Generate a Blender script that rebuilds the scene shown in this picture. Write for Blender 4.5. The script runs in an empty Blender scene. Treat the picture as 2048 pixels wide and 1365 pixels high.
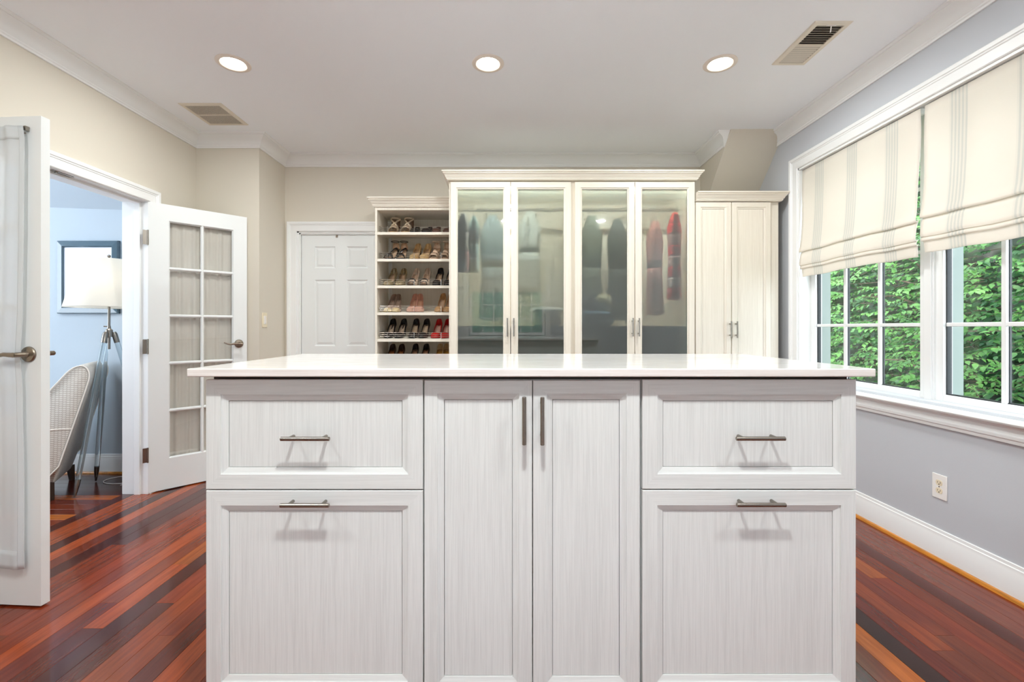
import bpy, bmesh, math, random
from mathutils import Vector, Matrix
random.seed(7)
PI = math.pi
C = bpy.context.scene.collection
SC = bpy.context.scene
H = 1.15          # camera height
F = 910.0         # focal length in pixels of the 2048 px frame

# ------------------------------------------------------------------ camera, world, exposure
cam_d = bpy.data.cameras.new('camera'); cam_d.sensor_width = 36; cam_d.lens = 36 * F / 2048
cam_d.shift_x = 12 / 2048; cam_d.shift_y = -26.5 / 2048; cam_d.clip_start = 0.02
cam = bpy.data.objects.new('camera', cam_d); C.objects.link(cam)
cam.location = (0, 0, H); cam.rotation_euler = (PI / 2, 0, 0)
SC.camera = cam
SC.view_settings.view_transform = 'Standard'; SC.view_settings.look = 'None'
SC.view_settings.gamma = 1; SC.view_settings.use_curve_mapping = False
SC.view_settings.exposure = 1.22
SC.cycles.use_denoising = True
SC.cycles.max_bounces = 12; SC.cycles.diffuse_bounces = 6; SC.cycles.glossy_bounces = 5
SC.cycles.transmission_bounces = 8; SC.cycles.transparent_max_bounces = 24
SC.cycles.sample_clamp_indirect = 6.0
SC.cycles.caustics_reflective = False; SC.cycles.caustics_refractive = False

w = bpy.data.worlds.new('world'); SC.world = w; w.use_nodes = True
nt = w.node_tree; nt.nodes.clear()
bg = nt.nodes.new('ShaderNodeBackground'); out = nt.nodes.new('ShaderNodeOutputWorld')
sky = nt.nodes.new('ShaderNodeTexSky'); sky.sky_type = 'HOSEK_WILKIE'
sky.sun_direction = Vector((0.5, 0.3, 0.8)).normalized(); sky.turbidity = 6
mixr = nt.nodes.new('ShaderNodeMix'); mixr.data_type = 'RGBA'; mixr.inputs[0].default_value = 0.72
mixr.inputs[7].default_value = (0.80, 0.90, 1.0, 1)
nt.links.new(sky.outputs[0], mixr.inputs[6]); nt.links.new(mixr.outputs[2], bg.inputs[0])
bg.inputs[1].default_value = 5.0
nt.links.new(bg.outputs[0], out.inputs[0])

sun_d = bpy.data.lights.new('sun', 'SUN'); sun_d.energy = 3.0; sun_d.angle = 0.35; sun_d.color = (1, .96, .88)
sun = bpy.data.objects.new('sun', sun_d); C.objects.link(sun); sun.rotation_euler = (math.radians(24), math.radians(-26), 0)

CAN_W = 8.8      # watts of each ceiling can's lamp
CAN_COL = (0.955, 0.995, 0.985)

# ------------------------------------------------------------------ materials
def lin(c):
    r = []
    for v in c:
        v /= 255.0
        r.append(v / 12.92 if v <= .04045 else ((v + .055) / 1.055) ** 2.4)
    return (*r, 1)
def new_mat(name):
    m = bpy.data.materials.new(name); m.use_nodes = True
    return m, m.node_tree, m.node_tree.nodes['Principled BSDF']
def N(t, typ, **kw):
    n = t.nodes.new(typ)
    for k, v in kw.items(): setattr(n, k, v)
    return n
def pmat(name, col, rough=.5, metal=0, coat=0, bump=0, bscale=60, bstretch=(1, 1, 1), var=0, spec=None, trans=0, sheen=0):
    m, t, p = new_mat(name)
    p.inputs['Base Color'].default_value = lin(col); p.inputs['Roughness'].default_value = rough
    p.inputs['Metallic'].default_value = metal; p.inputs['Coat Weight'].default_value = coat
    if spec is not None: p.inputs['Specular IOR Level'].default_value = spec
    if sheen: p.inputs['Sheen Weight'].default_value = sheen
    if trans: p.inputs['Transmission Weight'].default_value = trans
    if bump or var:
        tc = N(t, 'ShaderNodeTexCoord'); mp = N(t, 'ShaderNodeMapping'); mp.inputs['Scale'].default_value = bstretch
        nz = N(t, 'ShaderNodeTexNoise'); nz.inputs['Scale'].default_value = bscale; nz.inputs['Detail'].default_value = 3
        t.links.new(tc.outputs['Object'], mp.inputs[0]); t.links.new(mp.outputs[0], nz.inputs[0])
        if bump:
            b = N(t, 'ShaderNodeBump'); b.inputs['Strength'].default_value = bump; b.inputs['Distance'].default_value = .002
            t.links.new(nz.outputs[0], b.inputs['Height']); t.links.new(b.outputs[0], p.inputs['Normal'])
        if var:
            cr = N(t, 'ShaderNodeValToRGB')
            cr.color_ramp.elements[0].position = .35; cr.color_ramp.elements[1].position = .65
            cr.color_ramp.elements[0].color = lin([max(0, v * (1 - var)) for v in col])
            cr.color_ramp.elements[1].color = lin([min(255, v * (1 + var * .5)) for v in col])
            t.links.new(nz.outputs[0], cr.inputs[0]); t.links.new(cr.outputs[0], p.inputs['Base Color'])
    return m
def grain(name, c0, c1, sc, rough=.42, coat=0, bump=.06):
    """melamine wood grain: fine streaks, sc = mapping scale (small along the grain)"""
    m, t, p = new_mat(name)
    tc = N(t, 'ShaderNodeTexCoord'); mp = N(t, 'ShaderNodeMapping'); mp.inputs['Scale'].default_value = sc
    n1 = N(t, 'ShaderNodeTexNoise'); n1.inputs['Scale'].default_value = 1.0; n1.inputs['Detail'].default_value = 4; n1.inputs['Roughness'].default_value = .65
    mp2 = N(t, 'ShaderNodeMapping'); mp2.inputs['Scale'].default_value = [v * .22 for v in sc]
    n2 = N(t, 'ShaderNodeTexNoise'); n2.inputs['Scale'].default_value = 1.0; n2.inputs['Detail'].default_value = 2
    t.links.new(tc.outputs['Object'], mp.inputs[0]); t.links.new(mp.outputs[0], n1.inputs[0])
    t.links.new(tc.outputs['Object'], mp2.inputs[0]); t.links.new(mp2.outputs[0], n2.inputs[0])
    ad = N(t, 'ShaderNodeMath', operation='MULTIPLY_ADD'); ad.inputs[1].default_value = .45
    t.links.new(n2.outputs[0], ad.inputs[0]); t.links.new(n1.outputs[0], ad.inputs[2])
    cr = N(t, 'ShaderNodeValToRGB'); cr.color_ramp.elements[0].position = .56; cr.color_ramp.elements[1].position = .84
    cr.color_ramp.elements[0].color = lin(c0); cr.color_ramp.elements[1].color = lin(c1)
    t.links.new(ad.outputs[0], cr.inputs[0]); t.links.new(cr.outputs[0], p.inputs['Base Color'])
    b = N(t, 'ShaderNodeBump'); b.inputs['Strength'].default_value = bump; b.inputs['Distance'].default_value = .001
    t.links.new(n1.outputs[0], b.inputs['Height']); t.links.new(b.outputs[0], p.inputs['Normal'])
    p.inputs['Roughness'].default_value = rough; p.inputs['Coat Weight'].default_value = coat
    return m
def cloth(name, col, transl=.35, transp=0.0, bscale=500, col2=None):
    m, t, p = new_mat(name)
    o = t.nodes['Material Output']
    p.inputs['Base Color'].default_value = lin(col); p.inputs['Roughness'].default_value = .95
    p.inputs['Specular IOR Level'].default_value = .1
    tr = N(t, 'ShaderNodeBsdfTranslucent'); tr.inputs[0].default_value = lin(col)
    mx = N(t, 'ShaderNodeMixShader'); mx.inputs[0].default_value = transl
    t.links.new(p.outputs[0], mx.inputs[1]); t.links.new(tr.outputs[0], mx.inputs[2])
    tc = N(t, 'ShaderNodeTexCoord'); mp = N(t, 'ShaderNodeMapping'); mp.inputs['Scale'].default_value = (1, 1, .25)
    nz = N(t, 'ShaderNodeTexNoise'); nz.inputs['Scale'].default_value = bscale
    t.links.new(tc.outputs['Object'], mp.inputs[0]); t.links.new(mp.outputs[0], nz.inputs[0])
    b = N(t, 'ShaderNodeBump'); b.inputs['Strength'].default_value = .25; b.inputs['Distance'].default_value = .001
    t.links.new(nz.outputs[0], b.inputs['Height']); t.links.new(b.outputs[0], p.inputs['Normal'])
    last = mx
    if transp:
        tp = N(t, 'ShaderNodeBsdfTransparent'); m2 = N(t, 'ShaderNodeMixShader'); m2.inputs[0].default_value = transp
        t.links.new(mx.outputs[0], m2.inputs[1]); t.links.new(tp.outputs[0], m2.inputs[2]); last = m2
    t.links.new(last.outputs[0], o.inputs[0])
    return m
def glass_mat(name, tint=(1, 1, 1, 1), refl=.08):
    m, t, p = new_mat(name); o = t.nodes['Material Output']
    tp = N(t, 'ShaderNodeBsdfTransparent'); tp.inputs[0].default_value = tint
    gl = N(t, 'ShaderNodeBsdfGlossy'); gl.inputs['Roughness'].default_value = .02
    l0 = N(t, 'ShaderNodeLayerWeight'); pw = N(t, 'ShaderNodeMath', operation='POWER'); pw.inputs[1].default_value = 5
    lw = N(t, 'ShaderNodeMath', operation='MULTIPLY_ADD'); lw.inputs[1].default_value = .9; lw.inputs[2].default_value = refl / 2
    t.links.new(l0.outputs['Facing'], pw.inputs[0]); t.links.new(pw.outputs[0], lw.inputs[0])
    mx = N(t, 'ShaderNodeMixShader')
    t.links.new(lw.outputs[0], mx.inputs[0])
    t.links.new(tp.outputs[0], mx.inputs[1]); t.links.new(gl.outputs[0], mx.inputs[2]); t.links.new(mx.outputs[0], o.inputs[0])
    return m
def emit(name, col, s):
    m, t, p = new_mat(name)
    p.inputs['Base Color'].default_value = lin(col); p.inputs['Emission Color'].default_value = lin(col); p.inputs['Emission Strength'].default_value = s
    return m

M = {}
M['ceil'] = pmat('ceiling_paint', (246, 249, 253), .9, bump=.05, bscale=90)
M['beige'] = pmat('beige_wall_paint', (218, 211, 197), .85, bump=.08, bscale=120)
M['grey'] = pmat('blue_grey_wall_paint', (197, 200, 205), .85, bump=.08, bscale=120)
M['blue'] = pmat('blue_wall_paint', (184, 195, 204), .85, bump=.08, bscale=120)
M['trim'] = pmat('white_trim_paint', (239, 240, 239), .38, bump=.02, bscale=40)
M['door'] = pmat('white_door_paint', (234, 237, 236), .40, bump=.02, bscale=40)
M['shoe_mould'] = pmat('golden_oak_strip', (206, 132, 44), .35, coat=.3, var=.15, bscale=8, bstretch=(10, 1, 10))
M['nickel'] = pmat('brushed_nickel', (150, 143, 134), .25, metal=1, bump=.03, bscale=300)
M['pewter'] = pmat('dark_nickel', (150, 138, 124), .33, metal=1, bump=.03, bscale=200)
ISL0, ISL1 = (214, 216, 214), (226, 228, 226)
M['isl_v'] = grain('island_grain_vertical', ISL0, ISL1, (330, 330, 6))
M['isl_h'] = grain('island_grain_horizontal', ISL0, ISL1, (6, 330, 330))
CR0, CR1 = (222, 214, 199), (232, 225, 211)
M['cr_v'] = grain('cream_grain_vertical', CR0, CR1, (300, 300, 5))
M['cr_h'] = grain('cream_grain_horizontal', CR0, CR1, (5, 300, 300))
M['top'] = grain('counter_top_white', (236, 233, 228), (246, 244, 241), (12, 40, 300), rough=.16, coat=.4, bump=.02)
M['edge'] = grain('counter_edge', (222, 214, 208), (240, 235, 231), (6, 300, 420), rough=.35)
M['dark'] = pmat('subfloor_and_gap_shade', (70, 62, 56), .7)
M['glass'] = glass_mat('clear_glass')
M['can'] = pmat('warm_white_metal', (236, 226, 214), .4)
M['bulb'] = emit('lamp_glow', (255, 244, 228), 9.0)
M['vent'] = pmat('almond_enamel', (226, 218, 202), .45)
M['vent_dark'] = pmat('duct_shadow', (60, 54, 48), .8)
M['plastic'] = pmat('white_plastic', (240, 238, 234), .3)
M['ivory'] = pmat('ivory_plastic', (236, 224, 196), .35)
M['black'] = pmat('black_gasket', (28, 30, 32), .5)
M['siding'] = pmat('exterior_white', (138, 148, 140), .5)
M['linen'] = cloth('sheer_linen', (242, 245, 246), .35, .32, 320)
M['linen2'] = cloth('natural_linen', (226, 222, 212), .25, 0, 320)
M['shade'] = cloth('lampshade_fabric', (250, 247, 240), .5, 0, 400)
M['acrylic'] = pmat('clear_acrylic', (225, 236, 240), .06, trans=.9)
M['mirror'] = pmat('bevelled_mirror', (84, 104, 116), .10, coat=.5)
M['mat_board'] = pmat('white_mat_board', (232, 236, 246), .7)
M['legwood'] = pmat('dark_wood_leg', (52, 38, 30), .35)

# frosted glass: scattering etched inner face and a polished, mirror-like outer face
m, t, p = new_mat('frosted_glass'); o = t.nodes['Material Output']
gb = N(t, 'ShaderNodeBsdfRefraction'); gb.inputs[0].default_value = (.80, .86, .83, 1); gb.inputs['Roughness'].default_value = .30; gb.inputs['IOR'].default_value = 1.12
df = N(t, 'ShaderNodeBsdfDiffuse'); df.inputs[0].default_value = lin((122, 130, 124))
tl = N(t, 'ShaderNodeBsdfTranslucent'); tl.inputs[0].default_value = lin((165, 176, 166))
gl = N(t, 'ShaderNodeBsdfGlossy'); gl.inputs['Roughness'].default_value = .02
m1 = N(t, 'ShaderNodeMixShader'); m1.inputs[0].default_value = .34
m0 = N(t, 'ShaderNodeMixShader'); m0.inputs[0].default_value = .5
t.links.new(df.outputs[0], m0.inputs[1]); t.links.new(tl.outputs[0], m0.inputs[2])
t.links.new(gb.outputs[0], m1.inputs[1]); t.links.new(m0.outputs[0], m1.inputs[2])
m2 = N(t, 'ShaderNodeMixShader'); m2.inputs[0].default_value = .13
t.links.new(m1.outputs[0], m2.inputs[1]); t.links.new(gl.outputs[0], m2.inputs[2]); t.links.new(m2.outputs[0], o.inputs[0])
M['frost'] = m

# floor plank: colour per object, long grain along the plank, lacquered
def plank_mat(name, axis):
    m, t, p = new_mat(name)
    oi = N(t, 'ShaderNodeObjectInfo'); tc = N(t, 'ShaderNodeTexCoord')
    mp = N(t, 'ShaderNodeMapping'); mp.inputs['Scale'].default_value = (55, 3.2, 55) if axis == 'y' else (3.2, 55, 55)
    va = N(t, 'ShaderNodeVectorMath', operation='ADD')
    sv = N(t, 'ShaderNodeVectorMath', operation='SCALE'); sv.inputs['Scale'].default_value = 37.0
    cb = N(t, 'ShaderNodeCombineXYZ')
    t.links.new(oi.outputs['Random'], cb.inputs[0]); t.links.new(oi.outputs['Random'], cb.inputs[1])
    t.links.new(cb.outputs[0], sv.inputs[0])
    t.links.new(tc.outputs['Object'], va.inputs[0]); t.links.new(sv.outputs[0], va.inputs[1]); t.links.new(va.outputs[0], mp.inputs[0])
    nz = N(t, 'ShaderNodeTexNoise'); nz.inputs['Scale'].default_value = 1; nz.inputs['Detail'].default_value = 5; nz.inputs['Roughness'].default_value = .6; nz.inputs['Distortion'].default_value = .6
    t.links.new(mp.outputs[0], nz.inputs[0])
    cr = N(t, 'ShaderNodeValToRGB'); cr.color_ramp.elements[0].position = .3; cr.color_ramp.elements[1].position = .72
    cr.color_ramp.elements[0].color = (.66, .60, .56, 1); cr.color_ramp.elements[1].color = (1.18, 1.18, 1.15, 1)
    t.links.new(nz.outputs[0], cr.inputs[0])
    mm = N(t, 'ShaderNodeMix', data_type='RGBA', blend_type='MULTIPLY'); mm.inputs[0].default_value = 1
    t.links.new(oi.outputs['Color'], mm.inputs[6]); t.links.new(cr.outputs[0], mm.inputs[7]); t.links.new(mm.outputs[2], p.inputs['Base Color'])
    p.inputs['Roughness'].default_value = .17; p.inputs['Specular IOR Level'].default_value = .35; p.inputs['Coat Weight'].default_value = .12; p.inputs['Coat Roughness'].default_value = .08
    return m
M['plank_y'] = plank_mat('cherry_plank_along', 'y'); M['plank_x'] = plank_mat('cherry_plank_across', 'x')

def leaf_mat(name, c0, c1):
    m, t, p = new_mat(name); o = t.nodes['Material Output']
    tc = N(t, 'ShaderNodeTexCoord'); nz = N(t, 'ShaderNodeTexNoise'); nz.inputs['Scale'].default_value = 3.5; nz.inputs['Detail'].default_value = 5
    geo = N(t, 'ShaderNodeNewGeometry')
    t.links.new(geo.outputs['Position'], nz.inputs[0])
    cr = N(t, 'ShaderNodeValToRGB'); cr.color_ramp.elements[0].position = .35; cr.color_ramp.elements[1].position = .65
    cr.color_ramp.elements[0].color = lin(c0); cr.color_ramp.elements[1].color = lin(c1)
    t.links.new(nz.outputs[0], cr.inputs[0]); t.links.new(cr.outputs[0], p.inputs['Base Color'])
    p.inputs['Roughness'].default_value = .45
    tl = N(t, 'ShaderNodeBsdfTranslucent'); t.links.new(cr.outputs[0], tl.inputs[0])
    mx = N(t, 'ShaderNodeMixShader'); mx.inputs[0].default_value = .35
    t.links.new(p.outputs[0], mx.inputs[1]); t.links.new(tl.outputs[0], mx.inputs[2]); t.links.new(mx.outputs[0], o.inputs[0])
    return m
M['leaf'] = leaf_mat('bright_leaf', (44, 96, 44), (116, 170, 86))
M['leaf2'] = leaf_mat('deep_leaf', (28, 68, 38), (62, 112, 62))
M['bark'] = pmat('bark', (96, 82, 68), .9, bump=.5, bscale=30, var=.3)
M['lawn'] = pmat('lawn', (50, 84, 40), .95, var=.3, bscale=20)

def stripe_cloth(name, offs):
    """cream fabric, groups of five thin grey-blue stripes every 0.295 m along local Y"""
    m, t, p = new_mat(name); o = t.nodes['Material Output']
    tc = N(t, 'ShaderNodeTexCoord'); sp = N(t, 'ShaderNodeSeparateXYZ'); t.links.new(tc.outputs['Object'], sp.inputs[0])
    def mth(op, a, b=None):
        n = N(t, 'ShaderNodeMath', operation=op)
        for i, v in enumerate((a, b)):
            if v is None: continue
            if isinstance(v, (int, float)): n.inputs[i].default_value = v
            else: t.links.new(v, n.inputs[i])
        return n.outputs[0]
    u = mth('FRACT', mth('DIVIDE', mth('ADD', sp.outputs[1], 2.95 - offs + .045), .295))
    ing = mth('LESS_THAN', u, .30)
    v = mth('FRACT', mth('MULTIPLY', u, 5 / .30))
    line = mth('LESS_THAN', v, .5)
    mask = mth('MULTIPLY', ing, line)
    base = mth('MULTIPLY', ing, .25)
    tot = mth('MAXIMUM', mask, base)
    mx = N(t, 'ShaderNodeMix', data_type='RGBA'); mx.inputs[6].default_value = lin((246, 240, 231)); mx.inputs[7].default_value = lin((227, 225, 218))
    t.links.new(tot, mx.inputs[0]); t.links.new(mx.outputs[2], p.inputs['Base Color'])
    p.inputs['Roughness'].default_value = .9; p.inputs['Specular IOR Level'].default_value = .15
    tl = N(t, 'ShaderNodeBsdfTranslucent'); t.links.new(mx.outputs[2], tl.inputs[0])
    ms = N(t, 'ShaderNodeMixShader'); ms.inputs[0].default_value = .35
    nz = N(t, 'ShaderNodeTexNoise'); nz.inputs['Scale'].default_value = 6; nz.inputs['Detail'].default_value = 8; t.links.new(tc.outputs['Object'], nz.inputs[0])
    b = N(t, 'ShaderNodeBump'); b.inputs['Strength'].default_value = .35; b.inputs['Distance'].default_value = .01
    t.links.new(nz.outputs[0], b.inputs['Height']); t.links.new(b.outputs[0], p.inputs['Normal'])
    t.links.new(p.outputs[0], ms.inputs[1]); t.links.new(tl.outputs[0], ms.inputs[2]); t.links.new(ms.outputs[0], o.inputs[0])
    return m

# chair upholstery: interlocking taupe line pattern on off-white
M['boxing'] = pmat('pale_boxing_fabric', (206, 202, 195), .9, bump=.3, bscale=300, var=.12)
m, t, p = new_mat('maze_weave')
tc = N(t, 'ShaderNodeTexCoord'); mp = N(t, 'ShaderNodeMapping'); mp.inputs['Rotation'].default_value = (0, math.radians(45), 0)
bt = N(t, 'ShaderNodeTexBrick'); bt.inputs['Color1'].default_value = lin((236, 232, 226)); bt.inputs['Color2'].default_value = lin((228, 223, 216)); bt.inputs['Mortar'].default_value = lin((176, 166, 153))
bt.inputs['Scale'].default_value = 34; bt.inputs['Mortar Size'].default_value = .045; bt.inputs['Brick Width'].default_value = .62; bt.inputs['Row Height'].default_value = .3
sx = N(t, 'ShaderNodeSeparateXYZ'); cx = N(t, 'ShaderNodeCombineXYZ')
t.links.new(tc.outputs['Object'], mp.inputs[0]); t.links.new(mp.outputs[0], sx.inputs[0])
ad = N(t, 'ShaderNodeMath', operation='ADD'); t.links.new(sx.outputs[0], ad.inputs[0]); t.links.new(sx.outputs[1], ad.inputs[1])
t.links.new(ad.outputs[0], cx.inputs[0]); t.links.new(sx.outputs[2], cx.inputs[1]); t.links.new(cx.outputs[0], bt.inputs[0])
t.links.new(bt.outputs[0], p.inputs['Base Color']); p.inputs['Roughness'].default_value = .9
M['maze'] = m
M['piping'] = pmat('cream_piping', (240, 234, 224), .8)

# ------------------------------------------------------------------ helpers
ORG = {}
def at(x, y, Y):
    return Vector(((x - 1012) * Y / F, Y, H - (y - 656) * Y / F))
class MB:
    def __init__(s): s.v = []; s.f = []; s.m = []; s.sm = []
    def add(s, vs, fs, mi=0, smooth=False):
        b = len(s.v); s.v += [tuple(v) for v in vs]
        for f in fs: s.f.append([b + i for i in f]); s.m.append(mi); s.sm.append(smooth)
        return s
    def box(s, x0, x1, y0, y1, z0, z1, mi=0):
        vs = [(x, y, z) for z in (z0, z1) for y in (y0, y1) for x in (x0, x1)]
        return s.add(vs, [(0, 2, 3, 1), (4, 5, 7, 6), (0, 1, 5, 4), (2, 6, 7, 3), (0, 4, 6, 2), (1, 3, 7, 5)], mi)
    def tube(s, pts, r, n=10, mi=0, caps=True):
        pts = [Vector(p) for p in pts]; rs = r if isinstance(r, (list, tuple)) else [r] * len(pts)
        rings = []; up = None
        for i, p in enumerate(pts):
            d = (pts[min(i + 1, len(pts) - 1)] - pts[max(i - 1, 0)]).normalized()
            if up is None:
                up = Vector((0, 0, 1)) if abs(d.z) < .9 else Vector((1, 0, 0))
            a = d.cross(up).normalized(); b = a.cross(d).normalized(); up = b
            rings.append([p + (a * math.cos(2 * PI * k / n) + b * math.sin(2 * PI * k / n)) * rs[i] for k in range(n)])
        vs = [v for r_ in rings for v in r_]; fs = []
        for i in range(len(pts) - 1):
            for k in range(n):
                k2 = (k + 1) % n; fs.append((i * n + k, i * n + k2, (i + 1) * n + k2, (i + 1) * n + k))
        s.add(vs, fs, mi, True)
        if caps:
            s.add(rings[0], [tuple(range(n))], mi); s.add(rings[-1], [tuple(reversed(range(n)))], mi)
        return s
    def lathe(s, c, prof, n=32, axis='z', mi=0):
        """prof: (radius, height) pairs around axis through c"""
        vs = []; fs = []
        for r, h in prof:
            for k in range(n):
                a = 2 * PI * k / n; x, y = r * math.cos(a), r * math.sin(a)
                vs.append((c[0] + x, c[1] + y, c[2] + h) if axis == 'z' else (c[0] + x, c[1] + h, c[2] + y) if axis == 'y' else (c[0] + h, c[1] + x, c[2] + y))
        for i in range(len(prof) - 1):
            for k in range(n):
                k2 = (k + 1) % n; fs.append((i * n + k, i * n + k2, (i + 1) * n + k2, (i + 1) * n + k))
        return s.add(vs, fs, mi, True)
    def grid(s, fn, nu, nv, mi=0, smooth=True):
        vs = [fn(i / nu, j / nv) for i in range(nu + 1) for j in range(nv + 1)]
        fs = [(i * (nv + 1) + j, (i + 1) * (nv + 1) + j, (i + 1) * (nv + 1) + j + 1, i * (nv + 1) + j + 1) for i in range(nu) for j in range(nv)]
        return s.add(vs, fs, mi, smooth)
    def prism(s, poly, fn, h0, h1, mi=0):
        n = len(poly); vs = [fn(a, b, h0) for a, b in poly] + [fn(a, b, h1) for a, b in poly]
        fs = [tuple(range(n)), tuple(range(2 * n - 1, n - 1, -1))] + [(i, (i + 1) % n, n + (i + 1) % n, n + i) for i in range(n)]
        return s.add(vs, fs, mi)
    def build(s, name, mat, parent=None, bevel=0, solid=0, sharp=35, recalc=True, solid_mat=None, subsurf=0):
        me = bpy.data.meshes.new(name)
        og = ORG.get(parent.name, Vector((0, 0, 0))) if parent else Vector((0, 0, 0))
        me.from_pydata([(v[0] - og[0], v[1] - og[1], v[2] - og[2]) for v in s.v], [], s.f)
        for mm in (mat if isinstance(mat, (list, tuple)) else [mat]): me.materials.append(mm)
        me.polygons.foreach_set('material_index', s.m); me.polygons.foreach_set('use_smooth', s.sm)
        if recalc:
            bm = bmesh.new(); bm.from_mesh(me); bmesh.ops.recalc_face_normals(bm, faces=bm.faces); bm.to_mesh(me); bm.free()
        me.set_sharp_from_angle(angle=math.radians(sharp))
        o = bpy.data.objects.new(name, me); C.objects.link(o)
        if parent: o.parent = parent; ORG[o.name] = og
        else: ORG[o.name] = Vector((0, 0, 0))
        if solid:
            md = o.modifiers.new('thick', 'SOLIDIFY'); md.thickness = solid; md.offset = 0
            if solid_mat is not None: md.material_offset = solid_mat
        if bevel:
            md = o.modifiers.new('bevel', 'BEVEL'); md.width = bevel; md.segments = 2; md.limit_method = 'ANGLE'; md.angle_limit = math.radians(50)
        if subsurf:
            md = o.modifiers.new('sub', 'SUBSURF'); md.levels = subsurf; md.render_levels = subsurf
        return o
def thing(name, label, cat, loc=(0, 0, 0), group=None):
    o = bpy.data.objects.new(name, None); C.objects.link(o); o.location = loc; ORG[o.name] = Vector(loc)
    o.empty_display_size = .05
    o['label'] = label; o['category'] = cat
    if group: o['group'] = group
    return o
def tag(o, label, cat, group=None):
    o['label'] = label; o['category'] = cat
    if group: o['group'] = group
    return o
def struct(o, label=None):
    o['kind'] = 'structure'
    if label: o['label'] = label
    return o
def sroot(name, loc=(0, 0, 0), label=None):
    o = bpy.data.objects.new(name, None); C.objects.link(o); o.location = loc; ORG[o.name] = Vector(loc)
    return struct(o, label)
def tree_of(o): return [c for c in bpy.data.objects if c.parent == o]
KIDS = {}
def copy_tree(o, parent=None):
    c = o.copy(); C.objects.link(c)
    if parent: c.parent = parent
    for ch in KIDS_of(o): copy_tree(ch, c)
    return c
def KIDS_of(o): return list(o.children)

def sweep(mb, prof, path, mapf, closed=False, mi=0, smooth=False, endfix=None):
    """prof (o, h): o = offset to the right of travel, h = out of the plane; path = 2D points"""
    P = [Vector(p) for p in path]; n = len(P); rings = []
    for i in range(n):
        pv = P[i - 1] if (i > 0 or closed) else None; nx = P[(i + 1) % n] if (i < n - 1 or closed) else None
        d1 = (P[i] - pv).normalized() if pv is not None else None; d2 = (nx - P[i]).normalized() if nx is not None else None
        if d1 is None: d1 = d2
        if d2 is None: d2 = d1
        n1 = Vector((d1.y, -d1.x)); n2 = Vector((d2.y, -d2.x)); nn = (n1 + n2); nn /= (1 + n1.dot(n2))
        rings.append([mapf(*(P[i] + nn * o_), h) for o_, h in prof])
    k = len(prof); vs = [v for r in rings for v in r]; fs = []
    m_ = n if closed else n - 1
    for i in range(m_):
        j = (i + 1) % n
        for a in range(k):
            b = (a + 1) % k; fs.append((i * k + a, i * k + b, j * k + b, j * k + a))
    if not closed: fs += [tuple(range(k)), tuple((n - 1) * k + a for a in reversed(range(k)))]
    mb.add(vs, fs, mi, smooth)
    return mb

# ------------------------------------------------------------------ room shell
XL, XR, YB, YR = -2.476, 2.15, 4.058, -1.10
CZ = 2.68
YC, XC = 3.634, -1.9715          # chase (boxed-out corner)
WT = .17
# floor sub-base and planks
fl = MB().box(-5.0, XR + .2, YR - .1, 4.25, -.06, -.0155).build('floor', M['dark']); struct(fl, 'dark cherry hardwood floor of narrow planks')
PAL = {'D': (70, 27, 20), 'M': (94, 36, 22), 'R': (118, 48, 25), 'O': (143, 64, 29), 'B': (112, 50, 27), 'L': (160, 82, 34), 'K': (48, 28, 24), 'G': (180, 98, 36)}
PW = .0785
cols = {}
def xk(x): return round((x + 2.64) / PW - .001)
def setc(x, seq): cols[xk(x)] = seq
for x, s in {-2.64: 'D', -2.5615: 'O', -2.483: 'O', -2.4045: 'D', -2.326: 'O', -2.2475: 'R', -2.169: 'D', -1.855: 'R'}.items(): setc(x, [(9, s)])
setc(-2.09, [(2.41, 'R'), (9, 'D')]); setc(-2.012, [(1.9, 'R'), (9, 'R')]); setc(-1.934, [(1.7, 'B'), (9, 'R')])
setc(-1.776 - .0785 + .0785, [(9, 'O')]); setc(-1.70, [(1.90, 'M'), (9, 'B')]); setc(-1.62, [(1.74, 'M'), (2.21, 'O'), (9, 'L')])
setc(-1.541, [(9, 'D')]); setc(-1.463, [(1.90, 'M'), (9, 'R')]); setc(-1.384, [(9, 'O')]); setc(-1.306, [(1.7, 'O'), (9, 'R')]); setc(-1.227, [(9, 'M')]); setc(-1.149, [(9, 'O')])
setc(-1.07, [(9, 'B')]); setc(-.99, [(9, 'M')])
setc(1.206, [(9, 'B')]); setc(1.285, [(9, 'G')]); setc(1.363, [(9, 'K')]); setc(1.442, [(9, 'M')]); setc(1.52, [(1.62, 'B'), (9, 'O')]); setc(1.599, [(1.7, 'B'), (9, 'R')])
setc(1.677, [(2.09, 'R'), (9, 'L')]); setc(1.756, [(9, 'B')]); setc(1.834, [(9, 'M')]); setc(1.913, [(9, 'R')]); setc(1.99, [(9, 'R')]); setc(2.07, [(9, 'R')])
rng = random.Random(11)
pmesh = {}
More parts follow.
